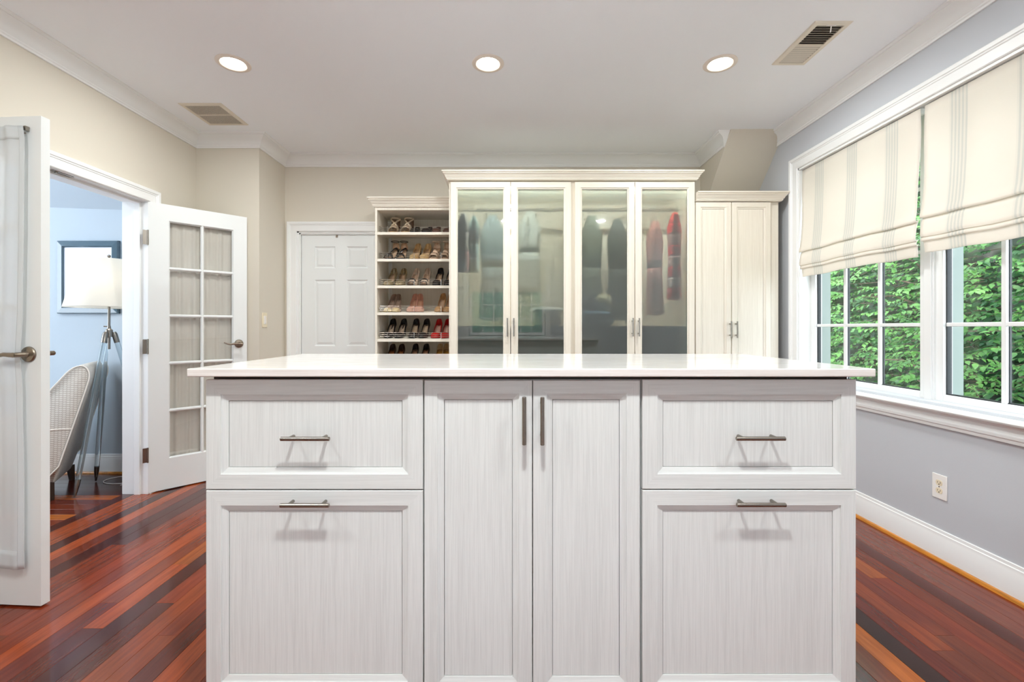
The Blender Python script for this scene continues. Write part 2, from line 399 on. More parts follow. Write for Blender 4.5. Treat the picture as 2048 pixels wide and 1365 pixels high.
def plank(x0, x1, y0, y1, code, mat):
    key = (round(x1 - x0, 4), round(y1 - y0, 4), mat)
    if key not in pmesh:
        a, b, c = (x1 - x0) / 2 - .0003, (y1 - y0) / 2 - .0003, .0008
        mb = MB()
        vs = [(-a, -b, -.015), (a, -b, -.015), (a, b, -.015), (-a, b, -.015), (-a, -b, -c), (a, -b, -c), (a, b, -c), (-a, b, -c),
              (-a + c, -b + c, 0), (a - c, -b + c, 0), (a - c, b - c, 0), (-a + c, b - c, 0)]
        fs = [(0, 3, 2, 1), (8, 9, 10, 11)] + [(i, (i + 1) % 4, 4 + (i + 1) % 4, 4 + i) for i in range(4)] + [(4 + i, 4 + (i + 1) % 4, 8 + (i + 1) % 4, 8 + i) for i in range(4)]
        mb.add(vs, fs); o = mb.build('plank', M[mat]); pmesh[key] = o.data
    else:
        o = bpy.data.objects.new('plank', pmesh[key]); C.objects.link(o)
    o.parent = fl; o.location = ((x0 + x1) / 2, (y0 + y1) / 2, 0)
    c = PAL[code]; k = rng.uniform(.9, 1.12); o.color = lin([min(255, v * k) for v in c])
    return o
hid = MB()
nk = int((XR + 2.64) / PW) + 1
for k in range(nk):
    x0 = -2.64 + k * PW; x1 = min(x0 + PW, XR)
    if x1 - x0 < .01: continue
    yend = (3.634 if x0 < XC - .01 else YB) if x0 >= XL - .02 else 3.60
    ystart = YR if x0 >= XL - .01 else 1.80
    visible = x0 < -.80 or x0 > .92
    if not visible or ystart < 1.0:
        ys = ystart
        while ys < (1.1 if visible else yend):
            L = rng.uniform(.9, 1.6); ye = min(ys + L, 1.1 if visible else yend)
            hid.box(x0, x1, ys + .0004, ye, -.015, 0, rng.randrange(4)); ys = ye
        if not visible: continue
        ystart = 1.1
    seq = cols.get(k)
    if seq is None:
        cuts = []; y = rng.uniform(1.3, 2.3)
        while y < yend: cuts.append((y, rng.choice('RRBOMRBOD'))); y += rng.uniform(.6, 1.3)
        seq = cuts + [(9, rng.choice('RRBOM'))]
    y = ystart
    for ye, c in seq:
        ye = min(ye, yend)
        if ye - y < .02: continue
        plank(x0, x1, y, ye, c, 'plank_y'); y = ye
hb = hid.build('floor_boards', [pmat('hidden_plank_%d' % i, PAL[c], .25, coat=.3, var=.25, bscale=1, bstretch=(60, 3, 60)) for i, c in enumerate('RBOM')], fl); hb['kind'] = 'stuff'
# other room: planks run across
yy = 1.60; r2 = random.Random(3)
over = {3.11: 'D', 3.03: 'L', 2.95: 'M', 2.87: 'R', 2.79: 'M', 2.71: 'G'}
while yy < 3.66:
    y1 = min(yy + .08, 3.68); xs = -2.6405; first = True
    c0 = next((v for kx, v in over.items() if abs(kx - yy) < .041), None)
    while xs > -4.9:
        L = r2.uniform(.7, 1.4); xe = max(xs - L, -4.95)
        code = c0 if (first and c0) else ('D' if yy > 3.1 else r2.choice('RBOMD'))
        plank(xe, xs, yy, y1, code, 'plank_x'); xs = xe; first = False
        if xs < -4.4: break
    yy = y1

# walls
def wallbox(name, boxes, mats, lab=None):
    mb = MB()
    for b in boxes: mb.box(*b[:6], b[6] if len(b) > 6 else 0)
    return struct(mb.build(name, mats), lab)
ODY0, ODY1, ODZ = 1.885, 3.158, 2.032        # doorway opening in the left wall
X0 = XL - WT
wl = MB(); 
for b in ((X0, XL, YR - .1, ODY0, 0, CZ), (X0, XL, ODY1, YC + .6, 0, CZ), (X0, XL, ODY0, ODY1, ODZ, CZ)): wl.box(*b)
# the room side is beige, the far side blue
wlo = wl.build('wall_left', [M['beige'], M['blue']])
for pgn in wlo.data.polygons:
    if pgn.normal.x < -.9: pgn.material_index = 1
struct(wlo, 'beige left wall above the double doorway')
struct(MB().box(XL, XC, YC, YB + .17, 0, CZ).build('wall_chase', M['beige']), 'beige boxed-out corner behind the open door')
D3 = (-1.864, -1.095, 2.012)  # x0,x1,top of opening
wallbox('wall_back', [(XC, D3[0], YB, YB + .15, 0, CZ), (D3[1], XR + .15, YB, YB + .15, 0, CZ), (D3[0], D3[1], YB, YB + .15, D3[2], CZ),
                      (XC, D3[1] + .3, YB + .16, YB + .2, 0, CZ)], M['beige'], 'beige back wall over the white door')
# right wall with one wide window opening
WY0, WY1, WZ0, WZ1 = 1.44, 3.344, .775, 2.325
wallbox('wall_right', [(XR, XR + .16, YR - .1, WY0, 0, CZ), (XR, XR + .16, WY1, YB + .15, 0, CZ), (XR, XR + .16, WY0, WY1, 0, WZ0), (XR, XR + .16, WY0, WY1, WZ1, CZ)], M['grey'], 'pale blue-grey wall with the windows')
RW0, RW1, RZ0, RZ1 = -.66, .70, 1.0, 2.36
wallbox('wall_rear', [(X0, RW0, YR - .16, YR, 0, CZ), (RW1, XR + .16, YR - .16, YR, 0, CZ), (RW0, RW1, YR - .16, YR, 0, RZ0), (RW0, RW1, YR - .16, YR, RZ1, CZ)], M['grey'], 'blue-grey wall behind the camera')
struct(MB().box(X0 - .02, XR + .16, YR - .16, YB + .2, CZ, CZ + .12).build('ceiling', M['ceil']), 'flat white ceiling')
# sloped attic corner at the right of the back wall
SX0 = 1.733
sl = MB().prism([(3.50, CZ), (YB, CZ), (YB, CZ - (YB - 3.50))], lambda a, b, h: (h, a, b), SX0, XR)
struct(sl.build('ceiling_slope', M['beige']), 'beige sloped ceiling corner over the right cupboard')
# other room shell
YBL = 3.60
struct(MB().box(-5.0, X0, YBL, YBL + .1, 0, 2.9).build('wall_far', M['blue']), 'light blue wall of the next room')
ow = MB()
for b in ((-5.12, -5.0, -1.2, .8, 0, 2.9), (-5.12, -5.0, 2.8, 3.7, 0, 2.9), (-5.12, -5.0, .8, 2.8, 0, .8), (-5.12, -5.0, .8, 2.8, 2.4, 2.9)): ow.box(*b)
struct(ow.build('wall_outer', M['blue']))  # its opening is invented, out of view, to let sky light in
struct(MB().box(-5.1, X0, -1.3, -1.2, 0, 2.9).build('wall_near', M['blue']))
cs = MB().add([(-5.0, YBL, 2.15), (X0, YBL, 2.07), (X0, YBL - .72, 2.80), (-5, YBL - .72, 2.80), (-5.0, YBL, 2.9), (X0, YBL, 2.9)], [(0, 1, 2, 3), (4, 3, 2, 5), (0, 4, 5, 1), (0, 3, 4), (1, 5, 2)])
struct(cs.build('ceiling_far_slope', M['blue']))
struct(MB().box(-5.1, X0, -1.3, 3.7, 2.80, 2.92).build('ceiling_far', M['ceil']))

# crown moulding
CRN = [(0, -.097), (.011, -.097), (.013, -.088), (.018, -.083), (.018, -.076), (.024, -.070), (.030, -.056), (.041, -.040), (.056, -.028), (.072, -.021), (.078, -.018), (.078, -.013), (.086, -.010), (.090, -.006), (.090, 0), (0, 0)]
pl = lambda a, b, h: (a, b, CZ + h)
mb = sweep(MB(), CRN, [(XL, YR), (XL, YC), (XC, YC), (XC, YB), (SX0, YB), (SX0, 3.50)], pl)
k = len(CRN)
for i in range(len(mb.v) - k, len(mb.v)):
    x, y, z = mb.v[i]; mb.v[i] = (x, y + (CZ - z) * .9 + .015, z)
struct(mb.build('trim_1', M['trim'], sharp=25), 'white crown moulding')
struct(sweep(MB(), CRN, [(XR, 3.62), (XR, YR), (XL, YR)], pl).build('trim_2', M['trim'], sharp=25), 'white crown moulding over the windows')
# baseboards
BSB = [(0, 0), (.016, 0), (.016, .112), (.013, .118), (.012, .134), (.008, .137), (.007, .150), (0, .152)]
fz = lambda a, b, h: (a, b, h)
def base(name, path, shoe=True):
    o = struct(sweep(MB(), BSB, path, fz).build(name, M['trim']))
    if shoe:
        sweep(MB(), [(.016, 0), (.030, 0), (.029, .008), (.024, .014), (.016, .016)], path, fz).build('shoe_strip', M['shoe_mould'], o)
    return o
base('baseboard_right', [(XR, YB), (XR, YR)])
base('baseboard_rear', [(XR, YR), (XL, YR)])
base('baseboard_left', [(XL, YR), (XL, ODY0 - .09)])
base('baseboard_back', [(XL, ODY1 + .09), (XL, YC), (XC, YC), (XC, YB)])
base('baseboard_far', [(-5, YBL), (X0, YBL)])

# casing profile: o = away from the opening (right of travel), h = protrusion
CAS = [(0, 0), (0, .011), (.004, .015), (.050, .017), (.054, .021), (.060, .020), (.064, .025), (.080, .027), (.085, .022), (.087, 0)]
# left doorway casing, jamb
mf = lambda a, b, h: (XL + h, a, b)
dw = sroot('door_frame', (XL, ODY1, 0), 'white casing of the double doorway')
dw.name = 'trim_3'
ORG['trim_3'] = Vector((XL, ODY1, 0))
sweep(MB(), CAS, [(ODY1 - .005, 0), (ODY1 - .005, ODZ - .008), (ODY0, ODZ - .008), (ODY0, 0)], mf)
mb = sweep(MB(), [(-o, h) for o, h in CAS], [(ODY0, 0), (ODY0, ODZ - .008), (ODY1 - .008, ODZ - .008), (ODY1 - .008, 0)], mf)
mb.build('casing', M['trim'], dw)
jm = MB()
jm.box(X0 - .004, XL + .004, ODY1 - .016, ODY1, 0, ODZ); jm.box(X0 - .004, XL + .004, ODY0, ODY0 + .016, 0, ODZ); jm.box(X0 - .004, XL + .004, ODY0 + .016, ODY1 - .016, ODZ - .012, ODZ)
jm.build('jamb', M['trim'], dw, bevel=.001)
st = MB()
st.box(XL - .085, XL - .045, ODY1 - .028, ODY1 - .016, 0, ODZ - .012); st.box(XL - .085, XL - .045, ODY0 + .016, ODY0 + .028, 0, ODZ - .012); st.box(XL - .085, XL - .045, ODY0 + .028, ODY1 - .028, ODZ - .026, ODZ - .012)
st.build('door_stop', M['trim'], dw, bevel=.0015)
mb = MB().box(XL - .040, XL - .012, 2.50, 2.62, ODZ - .0155, ODZ - .0115); mb.tube([(XL - .026, 2.53, ODZ - .0155), (XL - .026, 2.53, ODZ - .022)], .007)
mb.build('ball_catch', M['nickel'], dw)
mf2 = lambda a, b, h: (X0 - h, a, b)
sweep(MB(), [(-o, h) for o, h in CAS], [(ODY0, 0), (ODY0, ODZ - .008), (ODY1 - .008, ODZ - .008), (ODY1 - .008, 0)], mf2).build('casing', M['trim'], dw)

# ------------------------------------------------------------------ generic fronts
def rings_front(mb, x0, x1, z0, z1, y, rings, mv=0, mh=1, mc=None):
    """mitred frame and recess: rings = (inset, depth into +y) from the outer edge; the last one is filled"""
    loops = []
    for ins, d in rings:
        loops.append([(x0 + ins, y + d, z0 + ins), (x1 - ins, y + d, z0 + ins), (x1 - ins, y + d, z1 - ins), (x0 + ins, y + d, z1 - ins)])
    for a, b in zip(loops, loops[1:]):
        for i in range(4):
            j = (i + 1) % 4; mb.add([a[i], a[j], b[j], b[i]], [(0, 1, 2, 3)], mh if i in (0, 2) else mv)
    if mc is not None: mb.add(loops[-1], [(0, 1, 2, 3)], mc)
    return mb
def front_panel(name, x0, x1, z0, z1, y, t, fw, parent, mv, mh, mp, bw=.018, glass=None, holes=False):
    """cabinet door or drawer front facing -Y: frame + separate inset panel or glass"""
    e = .0012
    mb = MB()
    rings = [(0, t), (0, e), (e, 0), (fw, 0), (fw + .0004, .0040), (fw + .0016, .0040), (fw + bw, .0078), (fw + bw + .0002, .0165)]
    rings_front(mb, x0, x1, z0, z1, y, rings)
    if glass is None:
        rings_front(mb, x0, x1, z0, z1, y, [(0, t), (.001, t)], mc=0)
    else:
        i = fw + bw + .0004
        rings_front(mb, x0, x1, z0, z1, y, [(i, .0165), (i, t), (0, t)])
    f = mb.build(name, [mv, mh], parent, recalc=False)
    i = fw + bw + .0002
    if glass is None:
        i += .0014; MB().box(x0 + i, x1 - i, y + .0098, y + t - .002, z0 + i, z1 - i).build('panel', mp, f)
    else:
        MB().box(x0 + i, x1 - i, y + .0110, y + .015, z0 + i, z1 - i).build('glass_pane', glass, f)
    return f
def bar_pull(parent, c, L, vertical=False, r=.006, so=.032, mat=None, name='handle'):
    """bar handle standing off the front by so; c = centre on the front face"""
    d = Vector((0, 0, 1)) if vertical else Vector((1, 0, 0)); c = Vector(c); b = c + Vector((0, -so, 0))
    mb = MB(); e = .0012
    mb.tube([b - d * L / 2, b - d * (L / 2 - e), b + d * (L / 2 - e), b + d * L / 2], [r - e, r, r, r - e], 16)
    for s in (-1, 1):
        q = c + d * s * L * .34; mb.tube([q, q + Vector((0, -so, 0))], r * .8, 12)
    return mb.build(name, mat or M['nickel'], parent)

# ------------------------------------------------------------------ island
YI = 1.30
def ix(x): return (x - 1012) * YI / F
def iz(y): return H - (y - 656) * YI / F
IX0, IX1, IYB = ix(411.5), ix(1712.5), 1.97
cuts = (ix(847), ix(1282.5))
CT_T, CT_B = H - 82 * 1.27 / F, H - 98.5 * 1.27 / F
ZB = .085
def island_unit(label, x0, x1):
    t_ = thing('island_cabinet', label, 'cabinet', ((x0 + x1) / 2, YI + .3, 0))
    b = MB()
    b.box(x0 + .001, x0 + .019, YI + .020, IYB, ZB, iz(761)); b.box(x1 - .019, x1 - .001, YI + .020, IYB, ZB, iz(761))
    b.box(x0 + .019, x1 - .019, YI + .020, IYB, ZB, ZB + .018); b.box(x0 + .019, x1 - .019, IYB - .018, IYB, ZB + .018, iz(761))
    b.box(x0 + .019, x1 - .019, YI + .028, IYB - .018, iz(761) - .018, iz(761))
    b.box(x0 + .02, x1 - .02, YI + .06, YI + .075, 0, ZB); b.box(x0 + .02, x1 - .02, IYB - .08, IYB - .065, 0, ZB)
    b.build('body', M['isl_v'], t_)
    return t_
iv, ih = M['isl_v'], M['isl_h']
FW = .0425
uL = island_unit('left unit of the white island, one drawer above a hamper front', IX0, cuts[0])
dr = front_panel('drawer', IX0, ix(845.8), iz(979.3), iz(760), YI, .019, FW, uL, iv, ih, iv); bar_pull(dr, (ix(620), YI, iz(873)), 98 * YI / F * .978)
dr = front_panel('hamper_front', IX0 + .0006, ix(845.8), .092, iz(982), YI, .019, FW, uL, iv, ih, iv); bar_pull(dr, (ix(619), YI, iz(1003)), 98 * YI / F * .978)
uM = island_unit('middle unit of the white island, two tall doors', cuts[0], cuts[1])
d_ = front_panel('door', ix(848.5), ix(1064.3), .092, iz(761.5), YI, .019, FW - .005, uM, iv, ih, iv); bar_pull(d_, (ix(1047.5), YI, iz(838)), 96 * YI / F * .978, True)
d_ = front_panel('door', ix(1066.2), ix(1279.6), .092, iz(761.5), YI, .019, FW - .005, uM, iv, ih, iv); bar_pull(d_, (ix(1083), YI, iz(838.5)), 96 * YI / F * .978, True)
MB().box(cuts[1] - .016, cuts[1] - .006, YI + .004, YI + .02, .30, .36).build('hinge', M['nickel'], uM)
uR = island_unit('right unit of the white island, nearest the windows', cuts[1], IX1)
dr = front_panel('drawer', ix(1285), IX1, iz(978.8), iz(760), YI, .019, FW, uR, iv, ih, iv); bar_pull(dr, (ix(1509), YI, iz(872.5)), 98 * YI / F * .978)
dr = front_panel('hamper_front', ix(1285), IX1 - .0006, .092, iz(981.5), YI, .019, FW, uR, iv, ih, iv); bar_pull(dr, (ix(1510), YI, iz(1002)), 98 * YI / F * .978)
ctx0, ctx1 = (373 - 1012) * 1.27 / F, (1752.3 - 1012) * 1.27 / F
mb = MB().box(ctx0, ctx1, 1.27, 2.00, CT_B, CT_T)
ct = mb.build('countertop', [M['top'], M['edge']], bevel=.0028)
for pgn in ct.data.polygons:
    if abs(pgn.normal.z) < .5: pgn.material_index = 1
tag(ct, 'long white countertop slab lying on the island', 'countertop')
mb = MB().box(IX0 + .004, IX1 - .004, YI + .030, IYB - .004, iz(761), CT_B - .0002)  # dark colour paints the shade of the gap under the counter
tag(mb.build('shadow_gap_strip', M['dark']), 'dark strip painted as the shadow gap between island fronts and countertop', 'gap_shade')

# ------------------------------------------------------------------ rear cabinets
YF = 3.45; YD = 4.05
def rx(x, Y=YF): return (x - 1012) * Y / F
def rz(y, Y=YF): return H - (y - 656) * Y / F
crv, crh = M['cr_v'], M['cr_h']
WT0, WT1, WTM = rx(897.5), rx(1391), rx(1146.3)
TOPZ = rz(361.5)
def wardrobe(label, x0, x1, doors, hz):
    t_ = thing('glass_wardrobe', label, 'wardrobe', ((x0 + x1) / 2, 3.75, 0), 'glass door wardrobes')
    b = MB(); y0 = YF + .021
    b.box(x0, x0 + .019, y0, YD, 0, TOPZ); b.box(x1 - .019, x1, y0, YD, 0, TOPZ); b.box(x0 + .019, x1 - .019, YD - .012, YD, 0, TOPZ)
    b.box(x0 + .019, x1 - .019, y0, YD - .012, TOPZ - .02, TOPZ); b.box(x0 + .019, x1 - .019, y0, YD - .012, .08, .10); b.box(x0 + .019, x1 - .019, y0 + .04, y0 + .055, 0, .08)
    b.build('body', crv, t_)
    MB().box(x0 + .019, x1 - .019, YF + .0205, YD - .012, rz(657.5) , rz(657.5) + .019).build('shelf', M['cr_h'], t_)
    MB().tube([(x0 + .019, YF + .30, 2.12), (x1 - .019, YF + .30, 2.12)], .013, 12).build('hanging_rail', M['nickel'], t_)
    MB().box(x0 + .03, x1 - .03, YF + .024, YF + .044, TOPZ - .034, TOPZ - .0205).build('added_light_bar', M['plastic'], t_)  # invented bar and lamp, hidden behind the top rail, brighten the interior
    ld = bpy.data.lights.new('added_fill_lamp', 'AREA'); ld.shape = 'RECTANGLE'; ld.size = x1 - x0 - .08; ld.size_y = .014; ld.energy = 7.5; ld.color = (1, .96, .92)
    lo = bpy.data.objects.new('added_fill_lamp', ld); C.objects.link(lo); lo.location = ((x0 + x1) / 2, YF + .034, TOPZ - .036); lo.rotation_euler = (math.radians(25), 0, 0)
    for (a, b_), hx in zip(doors, hz):
        d = front_panel('door', rx(a), rx(b_), .092, rz(364), YF, .020, .043, t_, crv, crh, crv, bw=.011, glass=M['frost'])
        bar_pull(d, (rx(hx), YF, rz(655)), 36.5 * YF / F, True, r=.0055, so=.03)
    return t_
wardrobe('tall cream wardrobe with two frosted glass doors beside the shoe shelves', WT0, WTM, [(901, 1020.6), (1022, 1142)], (1014.5, 1027.3))
wardrobe('tall cream wardrobe with two frosted glass doors beside the short cupboard', WTM, WT1, [(1150, 1269.2), (1270.5, 1389.5)], (1264, 1276.5))
CORN = [(0, 0), (.010, 0), (.012, .006), (.016, .008), (.017, .016), (.022, .020), (.027, .032), (.036, .044), (.040, .047), (.040, .052), (.048, .056), (.048, .066), (0, .066)]
def cornice(name, label, x0, x1, yf, z, yb, sc=1.0, left=True, right=True):
    path = ([(x0, yb)] if left else []) + [(x0, yf), (x1, yf)] + ([(x1, yb)] if right else [])
    mb = sweep(MB(), [(o * sc, h * sc) for o, h in CORN], path, lambda a, b, h: (a, b, z + h))
    mb.box(x0, x1, yf + .001, yb, z + .0, z + .012)
    return tag(mb.build(name, crh), label, 'cornice')
cornice('cabinet_cornice', 'cream stepped cornice on top of the tall glass wardrobes', WT0, WT1, YF, TOPZ + .001, YD - .01)
# short cupboard at the right
CX0, CX1, CXE = WT1 + .002, rx(1541.8), rx(1560)
CZT = rz(403.5)
cc = thing('tall_cupboard', 'cream two-door cupboard in the corner under the sloped ceiling', 'cupboard', ((CX0 + CXE) / 2, 3.7, 0))
YCB = 3.95
b = MB(); b.box(CX0, CX0 + .019, YF + .021, YCB, 0, CZT); b.box(CX1 - .02, CXE, YF + .021, YCB, 0, CZT); b.box(CX0 + .019, CX1 - .02, YCB - .012, YCB, 0, CZT); b.box(CX0 + .019, CX1 - .02, YF + .021, YCB - .012, CZT - .02, CZT)
b.box(CX0 + .019, CX1 - .02, YF + .06, YF + .075, 0, .09)
b.build('body', crv, cc)
for a, b_, hx in ((1391.6, 1462.6, 1459), (1464, 1541.5, 1471)):
    d = front_panel('door', rx(a) + (.001 if a < 1392 else 0), rx(b_), .092, rz(404.5), YF, .020, .036, cc, crv, crh, crv, bw=.014)
    bar_pull(d, (rx(hx), YF, rz(659.5)), 33 * YF / F, True, r=.0055, so=.03)
cornice('cabinet_cornice', 'shorter cream cornice on the corner cupboard', CX0, CXE, YF, CZT + .001, YCB - .01, left=False)
# shoe cabinet
YS = 3.70; SX0_, SX1_ = (750.3 - 1012) * YS / F, WT0 - .001
sc_ = thing('shoe_cabinet', 'open cream shoe cabinet with six visible shelves of heels', 'shoe cabinet', ((SX0_ + SX1_) / 2, 3.85, 0))
STZ = H + 241 * YS / F
b = MB(); b.box(SX0_, SX0_ + .016, YS, YD, 0, STZ); b.box(SX1_ - .016, SX1_, YS, YD, 0, STZ); b.box(SX0_ + .016, SX1_ - .016, YD - .012, YD, 0, STZ)
b.box(SX0_ + .016, SX1_ - .016, YS, YD - .012, H + (656 - 420.5) * YS / F, STZ); b.box(SX0_ + .016, SX1_ - .016, YS + .02, YS + .04, 0, .09)
b.build('body', crv, sc_)
cornice('cabinet_cornice', 'lowest cream cornice on the open shoe cabinet', SX0_, SX1_, YS, STZ + .001, YD - .01, sc=1.1, right=False)
SHZ = [H + (656 - y) * YS / F for y in (464.3, 517.9, 571.4, 625.4, 678.6)]
for i in range(4): SHZ.append(SHZ[-1] - .2183)
TILT = math.atan(.035 / .33)
xa, xb = SX0_ + .0165, SX1_ - .0165
for z in SHZ:
    d = .335; yb_ = YS + .002 + d
    mb = MB().add([(x, y, zz) for x in (xa, xb) for y, zz in ((YS + .002, z), (YS + .002, z - .0215), (yb_, z - .0215 + d * math.tan(TILT)), (yb_, z + d * math.tan(TILT)))],
                  [(0, 1, 2, 3), (7, 6, 5, 4), (0, 4, 5, 1), (1, 5, 6, 2), (2, 6, 7, 3), (3, 7, 4, 0)])
    s_ = mb.build('shelf', crh, sc_)
    f = MB(); yf = YS + .030; zf = z + .028 * math.tan(TILT)
    for h in (.018, .033, .049):
        f.tube([(xa + .004, yf + .10, zf + h + .010), (xa + .006, yf + .006, zf + h), (xa + .012, yf, zf + h), (xb - .004, yf, zf + h)], .0016, 6)
    for px in (775, 828.5, 882.4):
        f.tube([(rx(px, yf), yf - .003, zf - .003), (rx(px, yf), yf - .003, zf + .050)], .002, 6)
    f.build('fence_rail', M['nickel'], s_)

# ------------------------------------------------------------------ shoes
def interp(tab, s):
    for (a, va), (b, vb) in zip(tab, tab[1:]):
        if s <= b:
            t_ = (s - a) / (b - a); t_ = t_ * t_ * (3 - 2 * t_) if True else t_
            return va + (vb - va) * t_
    return tab[-1][1]
leather = {}
def lmat(c, rough=.35, glitter=False):
    k_ = (tuple(c), rough, glitter)
    if k_ not in leather: leather[k_] = pmat('leather_%d' % len(leather), c, .25 if glitter else rough, metal=.6 if glitter else 0, var=.35 if glitter else .08, bscale=220 if glitter else 30, coat=0 if glitter else .2)
    return leather[k_]
TAN, DKT = (196, 164, 134), (120, 84, 52)
def make_pump(upper, lining=TAN, cup=None, hh=.092, toe='point', heel='stiletto', glitter=False, platform=0, strap=None, peep=False, sock=None, toecol=None):
    root = thing('high_heel_shoe' if hh > .04 else 'flat_shoe', 'x', 'shoe')
    L = .205 if hh > .04 else .235
    W = [(0, .005), (.03, .015), (.10, .027), (.24, .0385), (.36, .039), (.55, .031), (.75, .0285), (.90, .029), (.965, .019), (1, .0007)] if toe == 'point' else \
        [(0, .010), (.03, .022), (.09, .033), (.20, .040), (.36, .040), (.55, .032), (.75, .029), (.90, .028), (.965, .019), (1, .0007)]
    Hs = [(0, .004), (.32, .001), (.5, .22 * hh), (.72, .72 * hh), (.88, .98 * hh), (1, hh)]
    TV = [(0, .012), (.06, .024), (.2, .038), (.30, .044)]
    TO = [(.22, .040), (.30, .030), (.50, .020), (.75, .034), (1, .056)]
    sv = .27
    S = [0, .015, .04, .08, .13, .18, .23, sv, .31, .37, .45, .55, .65, .75, .84, .91, .96, .985, 1]
    vs = []; n = 9
    for s in S:
        wv = interp(W, s); h = interp(Hs, s) + platform * max(0, 1 - s * 1.2)
        y = s * L
        if s <= sv:
            t_ = interp(TV, s)
            for i in range(n):
                a = PI * i / 8; vs.append((-wv * math.copysign(abs(math.cos(a)) ** .7, math.cos(a)), y, h + t_ * math.sin(a) ** .75))
        else:
            t_ = interp(TO, s); lean = 1 - .22 * max(0, (s - .6) / .4)
            xs = (-1, -1.02, -1.0 * lean ** .5, -.93 * lean)
            zs = (0, .35, .72, 1)
            L_ = [(wv * xs[q], y, h + t_ * zs[q]) for q in range(4)]
            vs += L_ + [(0, y, h + .001)] + [(-a, b, c) for a, b, c in reversed(L_)]
    fs = []; mi = []
    m_ = MB()
    for j in range(len(S) - 1):
        for i in range(n - 1):
            if S[j] >= sv and i in (3, 4): continue
            if peep and S[j + 1] <= .09: continue
            m_.f.append([j * n + i, j * n + i + 1, (j + 1) * n + i + 1, (j + 1) * n + i]); m_.m.append(2 if (toecol and S[j + 1] <= .14) else 0); m_.sm.append(True)
        m_.f.append([j * n, (j + 1) * n, (j + 1) * n + 8, j * n + 8]); m_.m.append(3); m_.sm.append(True)
    if not peep: m_.f.append(list(range(n))); m_.m.append(2 if toecol else 0); m_.sm.append(True)
    m_.v = vs
    um = lmat(upper, glitter=glitter)
    mats = [um, lmat(cup or lining, .6), lmat(toecol) if toecol else um, lmat((60, 44, 34))]
    m_.build('upper', mats, root, solid=.0022, recalc=False, sharp=70)
    # insole
    ins = MB()
    SS = [.10, .2, .3, .4, .5, .6, .7, .8, .88, .94, .975]
    v2 = []
    for s in SS:
        wv = interp(W, s) * .965; h = interp(Hs, s) + platform * max(0, 1 - s * 1.2) + .0045
        v2 += [(-wv, s * L, h), (0, s * L, h - .0015), (wv, s * L, h)]
    ins.add(v2, [(j * 3 + a, j * 3 + a + 1, j * 3 + 4 + a, j * 3 + 3 + a) for j in range(len(SS) - 1) for a in (0, 1)], 0, True)
    io = ins.build('insole', lmat(lining, .55), root, solid=.001)
    if sock:
        h = interp(Hs, .74); sl_ = (interp(Hs, .80) - interp(Hs, .68)) / (.12 * L)
        MB().add([(-.006, .66 * L, interp(Hs, .66) + .006), (.006, .66 * L, interp(Hs, .66) + .006), (.006, .82 * L, interp(Hs, .82) + .006), (-.006, .82 * L, interp(Hs, .82) + .006)], [(0, 1, 2, 3)]).build('sock_label', lmat(sock, .5), io, solid=.0008)
    # heel
    if heel == 'stiletto':
        MB().tube([(0, .935 * L, hh + .001), (0, .94 * L, hh * .75), (0, .955 * L, hh * .4), (0, .96 * L, 0)], [.022, .013, .007, .006], 10).build('heel', um, root)
    elif heel == 'block':
        MB().box(-.022, .022, .82 * L, .99 * L, 0, hh * .93).build('heel', lmat([v * .6 for v in upper], .5), root, bevel=.002)
    elif heel == 'flat':
        MB().box(-.025, .025, .76 * L, .98 * L, 0, hh).build('heel', lmat((50, 36, 28)), root, bevel=.002)
    if platform:
        v = []; PS = [.02, .06, .12, .22, .36, .5, .62]
        for s in PS: v += [(-interp(W, s) * 1.02, s * L, 0), (interp(W, s) * 1.02, s * L, 0), (interp(W, s) * 1.02, s * L, interp(Hs, s) + platform * max(0, 1 - s * 1.2) + .003), (-interp(W, s) * 1.02, s * L, interp(Hs, s) + platform * max(0, 1 - s * 1.2) + .003)]
        fs = [(j * 4 + a, j * 4 + (a + 1) % 4, (j + 1) * 4 + (a + 1) % 4, (j + 1) * 4 + a) for j in range(len(PS) - 1) for a in range(4)] + [(0, 1, 2, 3), tuple((len(PS) - 1) * 4 + a for a in (3, 2, 1, 0))]
        MB().add(v, fs, 0, True).build('platform_sole', um, root)
    if strap:
        for z0, y0, r0, c_ in strap:
            pts = []
            for q in range(13):
                a = PI * q / 12 ; x = -math.cos(a) * r0; pts.append((x, y0 * L + .01 * math.sin(a), interp(Hs, y0) + z0 + .022 * math.sin(a)))
            MB().tube(pts, .0042, 6).build('strap', lmat(c_), root)
    return root
